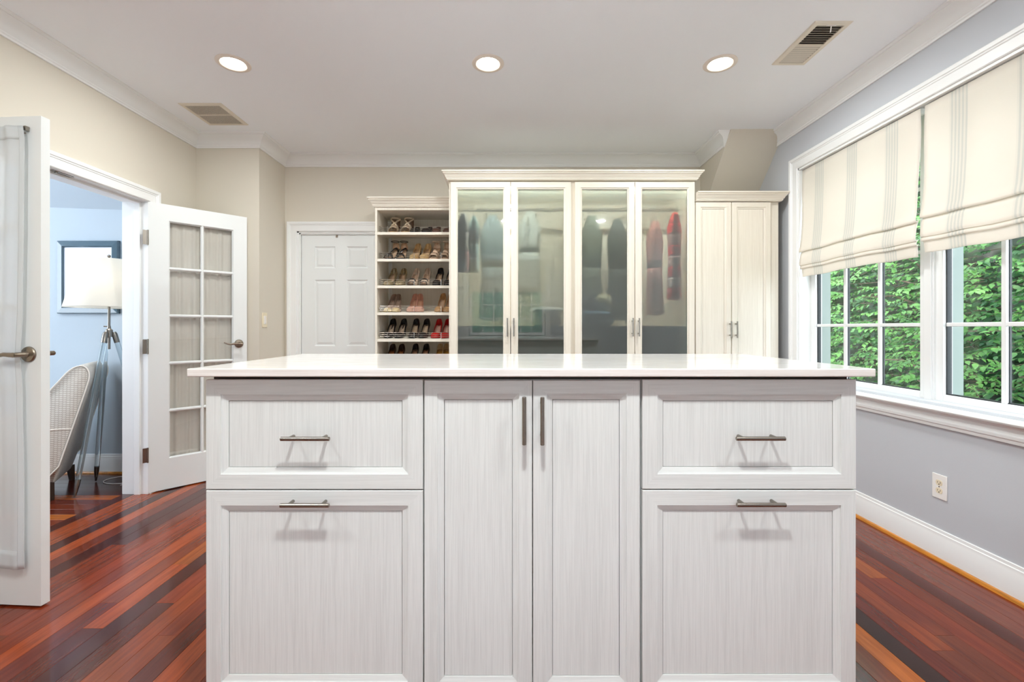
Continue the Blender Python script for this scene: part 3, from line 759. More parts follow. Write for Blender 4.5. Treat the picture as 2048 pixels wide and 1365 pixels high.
def make_sandal(fp, sole, bands, hh=.10, wedge=False, ankle=None, cuff=False, cupcol=None, cr=.029):
    """strappy sandal: foot bed, sole or wedge, straps over the foot, heel cup"""
    root = thing('strappy_sandal', 'x', 'shoe'); L = .205
    W = [(0, .014), (.04, .027), (.12, .036), (.25, .040), (.38, .038), (.55, .031), (.75, .029), (.92, .028), (1, .012)]
    Hs = [(0, .008), (.3, .006), (.5, .25 * hh), (.72, .74 * hh), (.88, .98 * hh), (1, hh)]
    SS = [0, .04, .1, .2, .3, .4, .5, .6, .7, .8, .9, .96, 1]; v = []
    for s in SS:
        w_ = interp(W, s); h = interp(Hs, s)
        lo = 0 if (wedge or s < .35) else h - .006
        v += [(-w_, s * L, lo), (w_, s * L, lo), (w_, s * L, h), (-w_, s * L, h)]
    fs = [(j * 4 + a, j * 4 + (a + 1) % 4, (j + 1) * 4 + (a + 1) % 4, (j + 1) * 4 + a) for j in range(len(SS) - 1) for a in range(4)] + [(0, 1, 2, 3), tuple((len(SS) - 1) * 4 + a for a in (3, 2, 1, 0))]
    MB().add(v, fs, 0, True).build('sole', lmat(sole, .6), root)
    v = []
    for s in SS: v += [(-interp(W, s) * .93, s * L, interp(Hs, s) + .002), (interp(W, s) * .93, s * L, interp(Hs, s) + .002)]
    MB().add(v, [(j * 2, j * 2 + 1, j * 2 + 3, j * 2 + 2) for j in range(len(SS) - 1)], 0, True).build('insole', lmat(fp, .55), root, solid=.0015)
    if not wedge: MB().tube([(0, .93 * L, hh), (0, .95 * L, hh * .5), (0, .96 * L, 0)], [.020, .010, .008], 10).build('heel', lmat(sole, .4), root)
    for s0, s1, lift, wd, c_ in bands:
        def fn(u, vv):
            a = PI * u; s = s0 + (s1 - s0) * u; w_ = interp(W, s) * 1.03
            return (-math.cos(a) * w_, (s + (vv - .5) * wd) * L, interp(Hs, s) + math.sin(a) ** .8 * (lift + .020 * (vv - .3)))
        MB().grid(fn, 10, 2).build('strap', lmat(c_), root, solid=.002)
    # heel cup
    def fc(u, vv):
        a = -PI / 2 + PI * u; x = math.sin(a) * cr; y = .84 * L + math.cos(a) * .030
        return (x * (1 - (.32 if not cuff else -.05) * vv ** 2), y, hh * .97 + vv * (.055 if not cuff else .075))
    MB().grid(fc, 10, 3).build('heel_cup', lmat(cupcol or bands[0][4]), root, solid=.002)
    if ankle or cuff:
        c_ = ankle or bands[0][4]
        hz_ = hh + (.06 if not cuff else .078)
        rr_ = cr + .004
        if cuff:
            for sg in (-1, 1):
                MB().tube([(sg * cr, .30 * L, interp(Hs, .3) + .02), (sg * .012, .45 * L, hh * .6 + .045), (-sg * .022, .62 * L, hh + .055), (-sg * rr_, .80 * L, hz_ - .004)], [.0085, .0075, .0075, .007], 6).build('cross_strap', lmat(c_), root)
        pts = [(rr_ * math.sin(2 * PI * q / 16), .80 * L + .036 * math.cos(2 * PI * q / 16), hz_ - .004 * math.cos(2 * PI * q / 16)) for q in range(17)]
        MB().tube(pts, .005 if cuff else .0032, 6).build('ankle_strap', lmat(c_), root)
    return root
def place_pair(proto, row, xl, xr, rot, label, group, yoff=0.0):
    z = SHZ[row]
    for i, (px, r_) in enumerate(((xl, rot[0]), (xr, rot[1]))):
        o = proto if i == 0 else copy_tree(proto)
        o.rotation_mode = 'XYZ'
        y = YS + .040 + yoff
        o.location = (rx(px, y + .04), y, z + (y - YS - .002) * math.tan(TILT) + .0015)
        o.rotation_euler = (TILT, 0, math.radians(r_)); o.scale = (.93, 1, 1)
        ww = 'left' if i == 0 else 'right'
        o['label'] = label % ww
        o['group'] = group
NU = (206, 176, 150); BK = (26, 24, 26)
G1 = 'shoes on the top shelf'; G2 = 'shoes on the second shelf from the top'; G3 = 'shoes on the third shelf'; G4 = 'shoes on the fourth shelf'; G5 = 'shoes on the fifth shelf'; G6 = 'shoes on the lowest visible shelf'
sn = (206, 186, 160)
place_pair(make_sandal((150, 116, 84), (190, 156, 112), [(.12, .30, .045, .16, sn), (.35, .15, .05, .14, (176, 150, 124)), (.45, .62, .055, .12, sn)], hh=.050, wedge=True, cuff=True, cr=.038, cupcol=(120, 92, 70)), 0, 787, 811, (3, -3), '%s snakeskin strappy wedge sandal on the top shoe shelf', G1)
place_pair(make_pump(BK, (60, 48, 42), hh=.014, toe='round', heel='flat'), 0, 829, 851, (2, -3), '%s low black flat shoe on the top shoe shelf', G1)
place_pair(make_pump((92, 56, 46), (150, 110, 84), hh=.014, toe='round', heel='flat'), 0, 873, 894, (2, -2), '%s dark brown flat shoe on the top shoe shelf', G1)
place_pair(make_sandal(TAN, BK, [(.10, .16, .030, .14, BK), (.40, .75, .040, .10, BK)], ankle=BK, cupcol=(206, 170, 136), hh=.09, cr=.032), 1, 776, 801, (-14, -2), '%s black strappy heeled sandal with tan footbed', G2)
place_pair(make_pump((204, 170, 120), (190, 158, 124), cup=DKT, hh=.085, heel='block', glitter=False), 1, 825, 845, (-8, -9), '%s tan peep pump in the middle of the second shelf', G2)
place_pair(make_sandal((198, 168, 140), (186, 150, 120), [(.10, .14, .034, .16, NU), (.30, .50, .045, .16, NU), (.55, .35, .05, .14, NU)], ankle=NU, hh=.09, cr=.032), 1, 867, 888, (-4, -4), '%s beige knotted strappy sandal on the second shelf', G2)
place_pair(make_pump((190, 172, 136), TAN, cup=DKT, hh=.088, glitter=True, toe='round'), 2, 774, 799, (-10, -3), '%s gold glitter pump at the left of the third shelf', G3)
place_pair(make_pump((212, 190, 170), (206, 176, 150), hh=.09, peep=True, toecol=BK, toe='round', strap=[(.030, .22, .034, BK)]), 2, 822, 847, (-8, -5), '%s beige pump with black peep toe on the third shelf', G3)
place_pair(make_pump(BK, TAN, cup=(150, 120, 92), hh=.092, sock=None), 2, 871, 893, (-9, -9), '%s black pump at the right of the third shelf', G3)
place_pair(make_pump((158, 136, 120), (176, 152, 134), hh=.085, toecol=(214, 190, 140), toe='round'), 3, 775, 793, (-8, 5), '%s taupe pump with shiny gold toe on the fourth shelf', G4)
place_pair(make_pump((216, 166, 146), (198, 152, 126), cup=(190, 142, 104), hh=.088, toe='round'), 3, 821, 839, (-5, 6), '%s nude pink round toe pump on the fourth shelf', G4)
place_pair(make_pump((190, 146, 98), (204, 170, 140), cup=DKT, hh=.092, toe='round'), 3, 876, 894, (-9, -7), '%s caramel pump at the right of the fourth shelf', G4)
place_pair(make_pump(BK, (206, 182, 158), cup=(176, 142, 104), hh=.090, sock=(60, 40, 34)), 4, 774, 795, (-7, -9), '%s black pump with label in the insole on the fifth shelf', G5)
place_pair(make_pump((34, 30, 30), (206, 180, 150), cup=DKT, hh=.090, toecol=BK), 4, 824, 843, (-4, -8), '%s black pump with pale insole in the middle of the fifth shelf', G5)
place_pair(make_pump((186, 22, 24), (206, 168, 150), cup=(180, 140, 100), hh=.088, toe='round'), 4, 869, 888, (-7, -6), '%s red pump on the fifth shelf', G5)
place_pair(make_pump((60, 32, 20), (140, 88, 48), hh=.090, cup=(110, 66, 34)), 5, 776, 794, (-3, -4), '%s brown heel showing just above the countertop, beside the cabinet side', G6)
place_pair(make_pump(BK, (160, 120, 92), cup=(110, 74, 54), hh=.092), 5, 824, 844, (-2, -5), '%s black heel with brown insole, in the middle of the lowest shelf', G6)
place_pair(make_pump((196, 170, 130), (158, 112, 40), cup=(150, 104, 36), hh=.092), 5, 874, 891, (-3, 2), '%s cream heel with mustard insole on the lowest visible shelf', G6)

# ------------------------------------------------------------------ things inside the wardrobes (seen blurred)
SZ = rz(657.5) + .0195
def garment(name, label, x0, x1, y, z0, z1, cols_, d=.05):
    root = thing(name, label, 'clothing', ((x0 + x1) / 2, y, z1))
    n = len(cols_); cxx = (x0 + x1) / 2; hw = (x1 - x0) / 2
    for i, c_ in enumerate(cols_):
        za, zb = z1 - (z1 - z0) * i / n, z1 - (z1 - z0) * (i + 1) / n
        def fn(u, v):
            z = za + (zb - za) * v; f_ = (z1 - z) / (z1 - z0); a = 2 * PI * u
            wd = hw * (.35 + .65 * min(1, f_ * 6)) * (1 + .08 * math.sin(f_ * 9)); dd = d * (1 + .25 * math.sin(5 * a))
            return (cxx + math.cos(a) * wd, y + math.sin(a) * dd, z)
        MB().grid(fn, 28, 5).build('cloth_panel', pmat('garment_%d_%s' % (i, name + str(round(x0, 2))), c_, .9), root, solid=.002)
    MB().tube([(cxx - hw * .8, y, z1 - .03), (cxx, y, z1 + .01), (cxx + hw * .8, y, z1 - .03)], .004, 6).build('hanger', M['nickel'], root)
    return root
YG = YF + .10
def wx(px): return rx(px, YG)
def wz(py): return rz(py, YG)
garment('hanging_blouse', 'white and pink blouse blurred behind the leftmost frosted glass', wx(914), wx(940), YG - .03, wz(545), wz(430), [(226, 220, 214), (232, 224, 220), (206, 150, 144)])
garment('hanging_camisole', 'pale aqua top blurred behind the leftmost frosted glass', wx(938), wx(958), YG, wz(545), wz(435), [(176, 206, 206), (90, 98, 104), (196, 218, 220), (200, 222, 222)])
garment('hanging_jacket', 'grey jacket hanging deep in the left glass wardrobe', wx(958), wx(1008), YG + .2, wz(640), wz(420), [(126, 140, 142)] * 2)
garment('hanging_dress', 'light grey dress hanging in the left glass wardrobe', wx(1040), wx(1085), YG + .2, wz(585), wz(412), [(178, 182, 176)] * 2)
garment('hanging_coat', 'dark green-grey coat hanging in the right glass wardrobe', wx(1172), wx(1215), YG + .22, wz(640), wz(420), [(96, 104, 92), (110, 116, 104)])
garment('hanging_suit', 'charcoal suit hanging in the right glass wardrobe', wx(1225), wx(1265), YG + .16, wz(640), wz(430), [(74, 78, 74)] * 2)
garment('red_scarf', 'red and white patterned garment blurred behind the rightmost frosted glass', wx(1334), wx(1360), YG - .02, wz(600), wz(428), [(226, 70, 66), (230, 40, 40), (220, 170, 166), (230, 40, 40), (244, 200, 196), (230, 40, 40), (246, 220, 214), (232, 36, 34)], d=.03)
garment('rose_cardigan', 'dusty rose cardigan hanging beside the red garment', wx(1300), wx(1332), YG + .08, wz(630), wz(440), [(176, 120, 112)] * 2)
def folded(label, x0, x1, y0, y1, z0, h, col, name='folded_clothes'):
    mb = MB(); cx_, cy_ = (x0 + x1) / 2, (y0 + y1) / 2
    def fn(u, v):
        a = 2 * PI * u; e = .35; ca, sa = math.cos(a), math.sin(a)
        r_ = math.sin(PI * v) ** .35 if 0 < v < 1 else 0
        x = cx_ + (x1 - x0) / 2 * math.copysign(abs(ca) ** e, ca) * r_; y = cy_ + (y1 - y0) / 2 * math.copysign(abs(sa) ** e, sa) * r_
        return (x, y, z0 + h / 2 - h / 2 * math.cos(PI * v) * (1 + .12 * math.sin(3 * a + 1)))
    mb.grid(fn, 32, 10)
    return tag(mb.build(name, pmat('fold_' + label[:24], col, .95, var=.2, bscale=20)), label, 'clothing')
folded('folded beige trousers on the shelf behind the second glass door', wx(1065), wx(1126), YF + .06, YF + .36, SZ, .085, (176, 160, 130))
folded('folded white top on the beige trousers behind glass', wx(1060), wx(1128), YF + .055, YF + .36, SZ + .088, .06, (232, 232, 226))
folded('folded blue jeans against the third glass door', wx(1164), wx(1228), YF + .032, YF + .34, SZ, .065, (64, 84, 104))
folded('folded pale denim on the blue jeans', wx(1164), wx(1222), YF + .034, YF + .34, SZ + .067, .05, (98, 128, 156))
folded('folded navy sweater at the back of the third glass door', wx(1164), wx(1198), YF + .12, YF + .40, SZ + .12, .12, (50, 56, 70))
folded('folded cream blouse behind the third glass door', wx(1198), wx(1226), YF + .09, YF + .36, SZ + .12, .13, (222, 216, 180))

# ------------------------------------------------------------------ six-panel door in the back wall
YD3 = 4.085
def dx(px): return (px - 1012) * YD3 / F
def dz(py): return H - (py - 656) * YD3 / F
tr = sroot('trim_4', (D3[0], YB, 0), 'white casing of the panelled door')
mfb = lambda a, b, h: (a, YB - h, b)
sweep(MB(), [(-o, h) for o, h in CAS], [(D3[0] + .002, 0), (D3[0] + .002, D3[2] - .004), (D3[1], D3[2] - .004), (D3[1], 0)], mfb).build('casing', M['trim'], tr)
jb = MB(); jb.box(D3[0], D3[0] + .018, YB - .002, YB + .15, 0, D3[2]); jb.box(D3[1] - .018, D3[1], YB - .002, YB + .15, 0, D3[2]); jb.box(D3[0], D3[1], YB - .002, YB + .15, D3[2] - .014, D3[2])
jb.box(D3[0] + .018, D3[0] + .028, YB + .008, YB + .024, 0, D3[2] - .014); jb.box(D3[0] + .018, D3[1] - .018, YB + .008, YB + .024, D3[2] - .026, D3[2] - .014)
jb.build('jamb', M['trim'], tr)
Dx0, Dx1, Dz1 = dx(606) - .012, D3[1] - .02, dz(471) + .008
xs = [Dx0, dx(629), dx(670.5), dx(693.5), dx(735.5), Dx1]; zs = [.008, .24, .80, dz(692.5), dz(560), dz(537), dz(493.5), Dz1]
# rows of panels: zs[1..2] bottom, zs[3..4] middle, zs[5..6] top
mb = MB()
holes = [(1, 2), (3, 4)]; rows = [(1, 2), (3, 4), (5, 6)]
for i in range(5):
    for j in range(7):
        if i in (1, 3) and j in (1, 3, 5): continue
        mb.add([(xs[i], YD3, zs[j]), (xs[i + 1], YD3, zs[j]), (xs[i + 1], YD3, zs[j + 1]), (xs[i], YD3, zs[j + 1])], [(0, 1, 2, 3)])
rings_front(mb, Dx0, Dx1, .008, Dz1, YD3, [(0, 0), (0, .035)], mh=0); rings_front(mb, Dx0, Dx1, .008, Dz1, YD3, [(0, .035), (.0, .035)], mh=0, mc=0)
d3 = struct(mb.build('door_3', M['door'], recalc=False), 'white six-panel door in the back wall')
ORG['door_3'] = Vector((0, 0, 0))
for i in (1, 3):
    for j in (1, 3, 5):
        pm = MB(); rings_front(pm, xs[i], xs[i + 1], zs[j], zs[j + 1], YD3, [(0, 0), (.006, .007), (.014, .009), (.034, .003), (.036, .003)], mh=0, mc=0)
        pm.build('panel', M['door'], d3, recalc=False)
hk = MB(); hc = at(673.5, 472.5, YD3 - .004); hk.box(hc.x - .008, hc.x + .008, YD3 - .006, YD3, hc.z - .012, hc.z + .008); hk.tube([(hc.x, YD3 - .006, hc.z - .004), (hc.x, YD3 - .016, hc.z - .012), (hc.x, YD3 - .014, hc.z - .004)], .002, 8)
hk.build('hook', M['pewter'], d3)

# ------------------------------------------------------------------ french doors
def lever(parent, c, nrm, dr, name='handle', gooseneck=True):
    """round rose and curved lever. c on the surface, nrm outward, dr lever direction"""
    c = Vector(c); nrm = Vector(nrm); dr = Vector(dr); up = Vector((0, 0, 1))
    mb = MB()
    prof = [(0, 0), (.032, 0), (.032, .004), (.029, .008), (.013, .011), (.012, .018), (.010, .022), (.010, .060), (0, .060)]
    vs = []; n = 28
    for r_, h in prof:
        for k_ in range(n):
            a = 2 * PI * k_ / n; vs.append(c + nrm * h + (dr * math.cos(a) + up * math.sin(a)) * max(r_, .0003))
    mb.add(vs, [(i * n + k_, i * n + (k_ + 1) % n, (i + 1) * n + (k_ + 1) % n, (i + 1) * n + k_) for i in range(len(prof) - 1) for k_ in range(n)], 0, True)
    p0 = c + nrm * .054
    pts = [p0 - dr * .008, p0 + dr * .02, p0 + dr * .045 + up * .002, p0 + dr * .07 - up * .003 , p0 + dr * .09 + up * .001 - nrm * .004, p0 + dr * .115 + up * .012 - nrm * .008]
    mb.tube(pts, [.009, .0095, .0085, .007, .006, .004], 12)
    return mb.build(name, M['pewter'], parent)
def french_door(name, label, w, t, h, stl, str_, tr_, br, hinge_side_x0=True):
    """local: x 0..w from the hinge, y 0..t, z 0..h"""
    root = sroot(name, (0, 0, 0), label)
    mb = MB(); mb.box(0, stl, 0, t, 0, h); mb.box(w - str_, w, 0, t, 0, h); mb.box(stl, w - str_, 0, t, h - tr_, h); mb.box(stl, w - str_, 0, t, 0, br)
    mb.build('leaf_frame', M['door'], root)
    x0, x1, z0, z1 = stl, w - str_, br, h - tr_
    mw = .022; xm = (x0 + x1) / 2
    def bar(xa, xb, za, zb, horiz):
        m_ = MB(); b = .007
        if horiz: m_.prism([(0, 0), (0, 0)], None, 0, 0) if False else None
        yc0, yc1 = .004, t - .004
        if horiz:
            prof = [(yc0 + .0, (za + zb) / 2 - .004), (yc0, (za + zb) / 2 + .004), (yc0 + b, zb), (yc1 - b, zb), (yc1, (za + zb) / 2 + .004), (yc1, (za + zb) / 2 - .004), (yc1 - b, za), (yc0 + b, za)]
            m_.prism(prof, lambda a, c_, hh_: (hh_, a, c_), xa, xb)
        else:
            cxm = (xa + xb) / 2
            prof = [(cxm - .004, yc0), (cxm + .004, yc0), (xb, yc0 + b), (xb, yc1 - b), (cxm + .004, yc1), (cxm - .004, yc1), (xa, yc1 - b), (xa, yc0 + b)]
            m_.prism(prof, lambda a, c_, hh_: (a, c_, hh_), za, zb)
        m_.build('muntin', M['door'], root)
    # sticking around the glass opening
    sk = MB(); rings_front(sk, x0 - .0005, x1 + .0005, z0 - .0005, z1 + .0005, .002, [(0, 0), (.009, .010), (.009, .014), (0, .014)], mh=0)
    sk.build('glazing_bead', M['door'], root, recalc=False)
    bar(xm - mw / 2, xm + mw / 2, z0, z1, False)
    ph = (z1 - z0) / 5
    for k_ in range(1, 5):
        z = z0 + ph * k_; bar(x0, xm - .006, z - mw / 2, z + mw / 2, True); bar(xm + .006, x1, z - mw / 2, z + mw / 2, True)
    pm = None
    for k_ in range(5):
        for a, b in ((x0, xm - mw / 2 + .004), (xm + mw / 2 - .004, x1)):
            za, zb = z0 + ph * k_ + (mw / 2 - .004 if k_ else 0), z0 + ph * (k_ + 1) - (mw / 2 - .004 if k_ < 4 else 0)
            MB().box(a, b, t / 2 - .0015, t / 2 + .0015, za, zb).build('pane', M['glass'], root)
    return root
DH = 2.012
# door_1: near leaf, seen from its room side, opened square into the room
w1 = .588
d1 = french_door('door_1', 'near leaf of the white french doors, curtain on its face', w1, .0345, DH, .11, .105, .115, .22)
lever(d1, (w1 - .052, 0, 1.033), (0, -1, 0), (-1, 0, 0)); lever(d1, (w1 - .052, .0345, 1.033), (0, 1, 0), (-1, 0, 0))
a1 = math.atan2(1.866 - 1.905, w1)
d1.location = (-2.494, 1.868 + .035, .008); d1.rotation_euler = (0, 0, math.radians(-3.6))
# door_2: far leaf, seen from its back, curtain behind the glass
w2 = .622
d2 = french_door('door_2', 'far leaf of the white french doors, linen curtain behind its glass', w2, .035, DH + .003, .118, .095, .115, .216)
lever(d2, (w2 - .058, 0, 1.018), (0, -1, 0), (-1, 0, 0)); lever(d2, (w2 - .058, .035, 1.018), (0, 1, 0), (-1, 0, 0))
for hz_ in (1.766, 1.012, .262):
    hb_ = MB(); hb_.box(-.030, -.001, -.0035, -.001, hz_ - .05, hz_ + .05); hb_.tube([(-.002, -.004, hz_ - .052), (-.002, -.004, hz_ + .052)], .0055, 10)
    hb_.build('hinge', M['nickel'], d2)
ang2 = math.atan2(.456, .426)
d2.location = (-2.472, 3.142, .008); d2.rotation_euler = (0, 0, ang2)

def curtain(name, label, x0, x1, z0, z1, y, mat, amp=.006, waves=9, edge=None, seed=1, sg=1):
    root = thing(name, label, 'curtain')
    rr = random.Random(seed); ph = [rr.uniform(0, 6) for _ in range(5)]
    def fn(u, v):
        z = z1 - (z1 - z0) * v; xr = edge(v) if edge else x1
        x = x0 + (xr - x0) * u
        a = amp * (.35 + .65 * math.sin(PI * min(1, v * 1.0 + .12)) if False else 1)
        a = amp * (1 - .5 * math.exp(-((v - .55) / .5) ** 2) * 0)
        yy_ = y + a * math.sin(waves * u * 2 * PI + ph[0] + .7 * math.sin(3 * v + ph[1])) + a * .5 * math.sin(waves * 1.7 * u * 2 * PI + ph[2] + 2 * v)
        if v < .035 or v > .965: yy_ = y + (yy_ - y) * 1.15
        return (x, yy_, z)
    MB().grid(fn, 90, 70).build('fabric', mat, root, solid=.0012)
    for zz, hgt in ((z1 - .055, .055), (z0, .075)):
        def fh(u, v):
            vv = (z1 - (zz + hgt * v)) / (z1 - z0); p_ = fn(u, vv); return (p_[0], p_[1] - .0016, p_[2])
        MB().grid(fh, 90, 4).build('hem', mat, root, solid=.001)
    def fe(u, v):
        p_ = fn(.955 + .045 * u, v); return (p_[0] + .0005, p_[1] - sg * .0016, p_[2])
    MB().grid(fe, 6, 70).build('side_hem', mat, root, solid=.001)
    MB().tube([(x0 - .01, y + sg * .008, z1 - .028), (x1 + .002, y + sg * .008, z1 - .028)], .003, 10).build('rod', M['nickel'], root)
    MB().box(x1 - .006, x1 + .004, min(y + sg * .006, y + sg * .021), max(y + sg * .006, y + sg * .021), z1 - .016, z1 + .002).build('rod_bracket', M['nickel'], root)
    return root
e_tab = [(0, .532), (.03, .540), (.2, .538), (.4, .532), (.53, .522), (.6, .530), (.8, .536), (1, .536)]
c1 = curtain('door_curtain', 'sheer white curtain hanging on the near french door', .05, .535, .160, DH - .048, -.022, M['linen'], .0035, 5, lambda v: interp(e_tab, v), 4)
c1.location = d1.location; c1.rotation_euler = d1.rotation_euler
c2 = curtain('door_curtain', 'grey linen curtain seen through the far french door panes', .09, .555, .17, DH - .06, .050, M['linen2'], .0045, 8, None, 9, -1)
c2.location = d2.location; c2.rotation_euler = d2.rotation_euler

# ------------------------------------------------------------------ windows
def make_window(name, label, mp, u0, u1, z0, z1, cols_n, row_h, fr=.045, depth=0):
    """mp(u, d, z): u along the wall, d outward. glazed sash with bars and a pane in every light"""
    root = sroot(name, mp(u0, 0, z0), label)
    def bx(mb, ua, ub, da, db, za, zb):
        vs = [mp(u, d, z) for z in (za, zb) for d in (da, db) for u in (ua, ub)]
        mb.add(vs, [(0, 2, 3, 1), (4, 5, 7, 6), (0, 1, 5, 4), (2, 6, 7, 3), (0, 4, 6, 2), (1, 3, 7, 5)])
    mb = MB()
    for a in ((u0, u0 + fr, 0, .05, z0, z1), (u1 - fr, u1, 0, .05, z0, z1), (u0 + fr, u1 - fr, 0, .05, z0, z0 + fr), (u0 + fr, u1 - fr, 0, .05, z1 - fr, z1)): bx(mb, *a)
    mb.build('sash_frame', M['trim'], root, bevel=.002)
    gk = MB(); g0, g1, h0, h1 = u0 + fr, u1 - fr, z0 + fr, z1 - fr
    for a in ((g0, g0 + .006, .016, .040, h0, h1), (g1 - .006, g1, .016, .040, h0, h1), (g0 + .006, g1 - .006, .016, .040, h0, h0 + .005), (g0 + .006, g1 - .006, .016, .040, h1 - .005, h1)): bx(gk, *a)
    gk.build('gasket', M['black'], root)
    xs_ = [g0 + (g1 - g0) * i / cols_n for i in range(cols_n + 1)]; nr = round((h1 - h0) / row_h); zs_ = [h0 + (h1 - h0) * i / nr for i in range(nr + 1)]
    if row_h > .3: zs_[1:3] = [H + .016, H + .410]; zs_[3] = (zs_[2] + h1) / 2
    for x in xs_[1:-1]:
        m_ = MB(); bx(m_, x - .010, x + .010, .006, .021, h0, h1); v_ = m_.build('muntin', M['trim'], root, bevel=.003)
        m_ = MB(); bx(m_, x - .008, x + .008, .027, .036, h0, h1); m_.build('spacer_bar', M['black'], v_)
    for z in zs_[1:-1]:
        for xa_, xb_ in zip(xs_, xs_[1:]):
            m_ = MB(); bx(m_, xa_ + .009, xb_ - .009, .007, .020, z - .010, z + .010); m_.build('muntin', M['trim'], root, bevel=.003)
    for i in range(cols_n):
        for j in range(nr):
            m_ = MB(); bx(m_, xs_[i], xs_[i + 1], .022, .026, zs_[j], zs_[j + 1]); m_.build('pane', M['glass'], root)
    ex = MB()
    for a in ((u0 - .01, u0 + .022, .052, .13, z0, z1), (u1 - .022, u1 + .01, .052, .13, z0, z1), (u0 + .022, u1 - .022, .052, .13, z0 - .02, z0 + .012), (u0 + .022, u1 - .022, .052, .13, z1 - .012, z1)): bx(ex, *a)
    ex.build('outer_frame', M['siding'], root, bevel=.003)
    return root
mpR = lambda u, d, z: Vector((2.235 + d, u, z))
SB = H - .3425 - .045
win1 = make_window('window_1', 'far window over the countertop corner, half covered by its shade', mpR, 2.412, 3.335, SB, 2.29, 3, .3585)
win2 = make_window('window_2', 'near window at the right edge of the picture', mpR, 1.452, 2.372, SB, 2.29, 3, .3585)
# jamb liner, mullion, stool, apron, casing
tr5 = sroot('trim_5', (XR, WY0, WZ0), 'white window casing, stool and apron')
jl = MB(); jl.box(XR - .004, 2.30, WY1 - .012, WY1, WZ0, WZ1); jl.box(XR - .004, 2.30, WY0, WY0 + .012, WZ0, WZ1); jl.box(XR - .004, 2.30, WY0, WY1, WZ1 - .02, WZ1); jl.box(2.19, 2.30, WY0, WY1, WZ0 - .01, SB - .001)
jl.build('jamb', M['trim'], tr5)
ml = MB(); ml.box(2.222, 2.33, 2.365, 2.42, SB, 2.30); ml.box(2.214, 2.222, 2.372, 2.412, SB, 2.30); ml.build('mullion', M['trim'], tr5, bevel=.002)
mfr = lambda a, b, h: (XR - h, a, b)
sweep(MB(), CAS, [(WY1 - .004, SB - .02), (WY1 - .004, WZ1 - .006), (WY0, WZ1 - .006), (WY0, SB - .02)][::-1] if False else [(WY0, SB - .02), (WY0, WZ1 - .006), (WY1 - .004, WZ1 - .006), (WY1 - .004, SB - .02)], mfr)
sweep(MB(), [(-o, h) for o, h in CAS], [(WY0, SB - .02), (WY0, WZ1 - .006), (WY1 - .004, WZ1 - .006), (WY1 - .004, SB - .02)], mfr).build('casing', M['trim'], tr5)
ST = [(0.10, SB - .024), (0.10, SB - .002), (-.050, SB - .002), (-.058, SB - .006), (-.061, SB - .013), (-.058, SB - .020), (-.05, SB - .024)]
MB().prism(ST, lambda a, b, h: (XR + a, h, b), WY0 - .11, WY1 + .10).build('window_stool', M['trim'], tr5)
AP = [(0, SB - .024), (-.030, SB - .024), (-.028, SB - .036), (-.018, SB - .042), (-.018, SB - .066), (-.024, SB - .072), (-.024, SB - .084), (-.018, SB - .090), (-.016, SB - .104), (0, SB - .106)]
MB().prism(AP, lambda a, b, h: (XR + a, h, b), WY0 - .09, WY1 + .085).build('window_apron', M['trim'], tr5)
# rear window behind the camera (mirrored in the wardrobe glass)
mpB = lambda u, d, z: Vector((u, YR - .05 - d, z))
make_window('window_3', 'left half of the window behind the camera', mpB, RW0 + .01, .015, RZ0 + .02, RZ1 - .02, 3, .27)
make_window('window_4', 'right half of the window behind the camera', mpB, .025, RW1 - .01, RZ0 + .02, RZ1 - .02, 3, .27)
tr6 = sroot('trim_6', (0, YR, RZ0), 'white casing of the window behind the camera')
mfq = lambda a, b, h: (a, YR + h, b)
sweep(MB(), [(-o, h) for o, h in CAS], [(RW0, RZ0), (RW0, RZ1), (RW1, RZ1), (RW1, RZ0)], mfq, closed=True).build('casing', M['trim'], tr6)

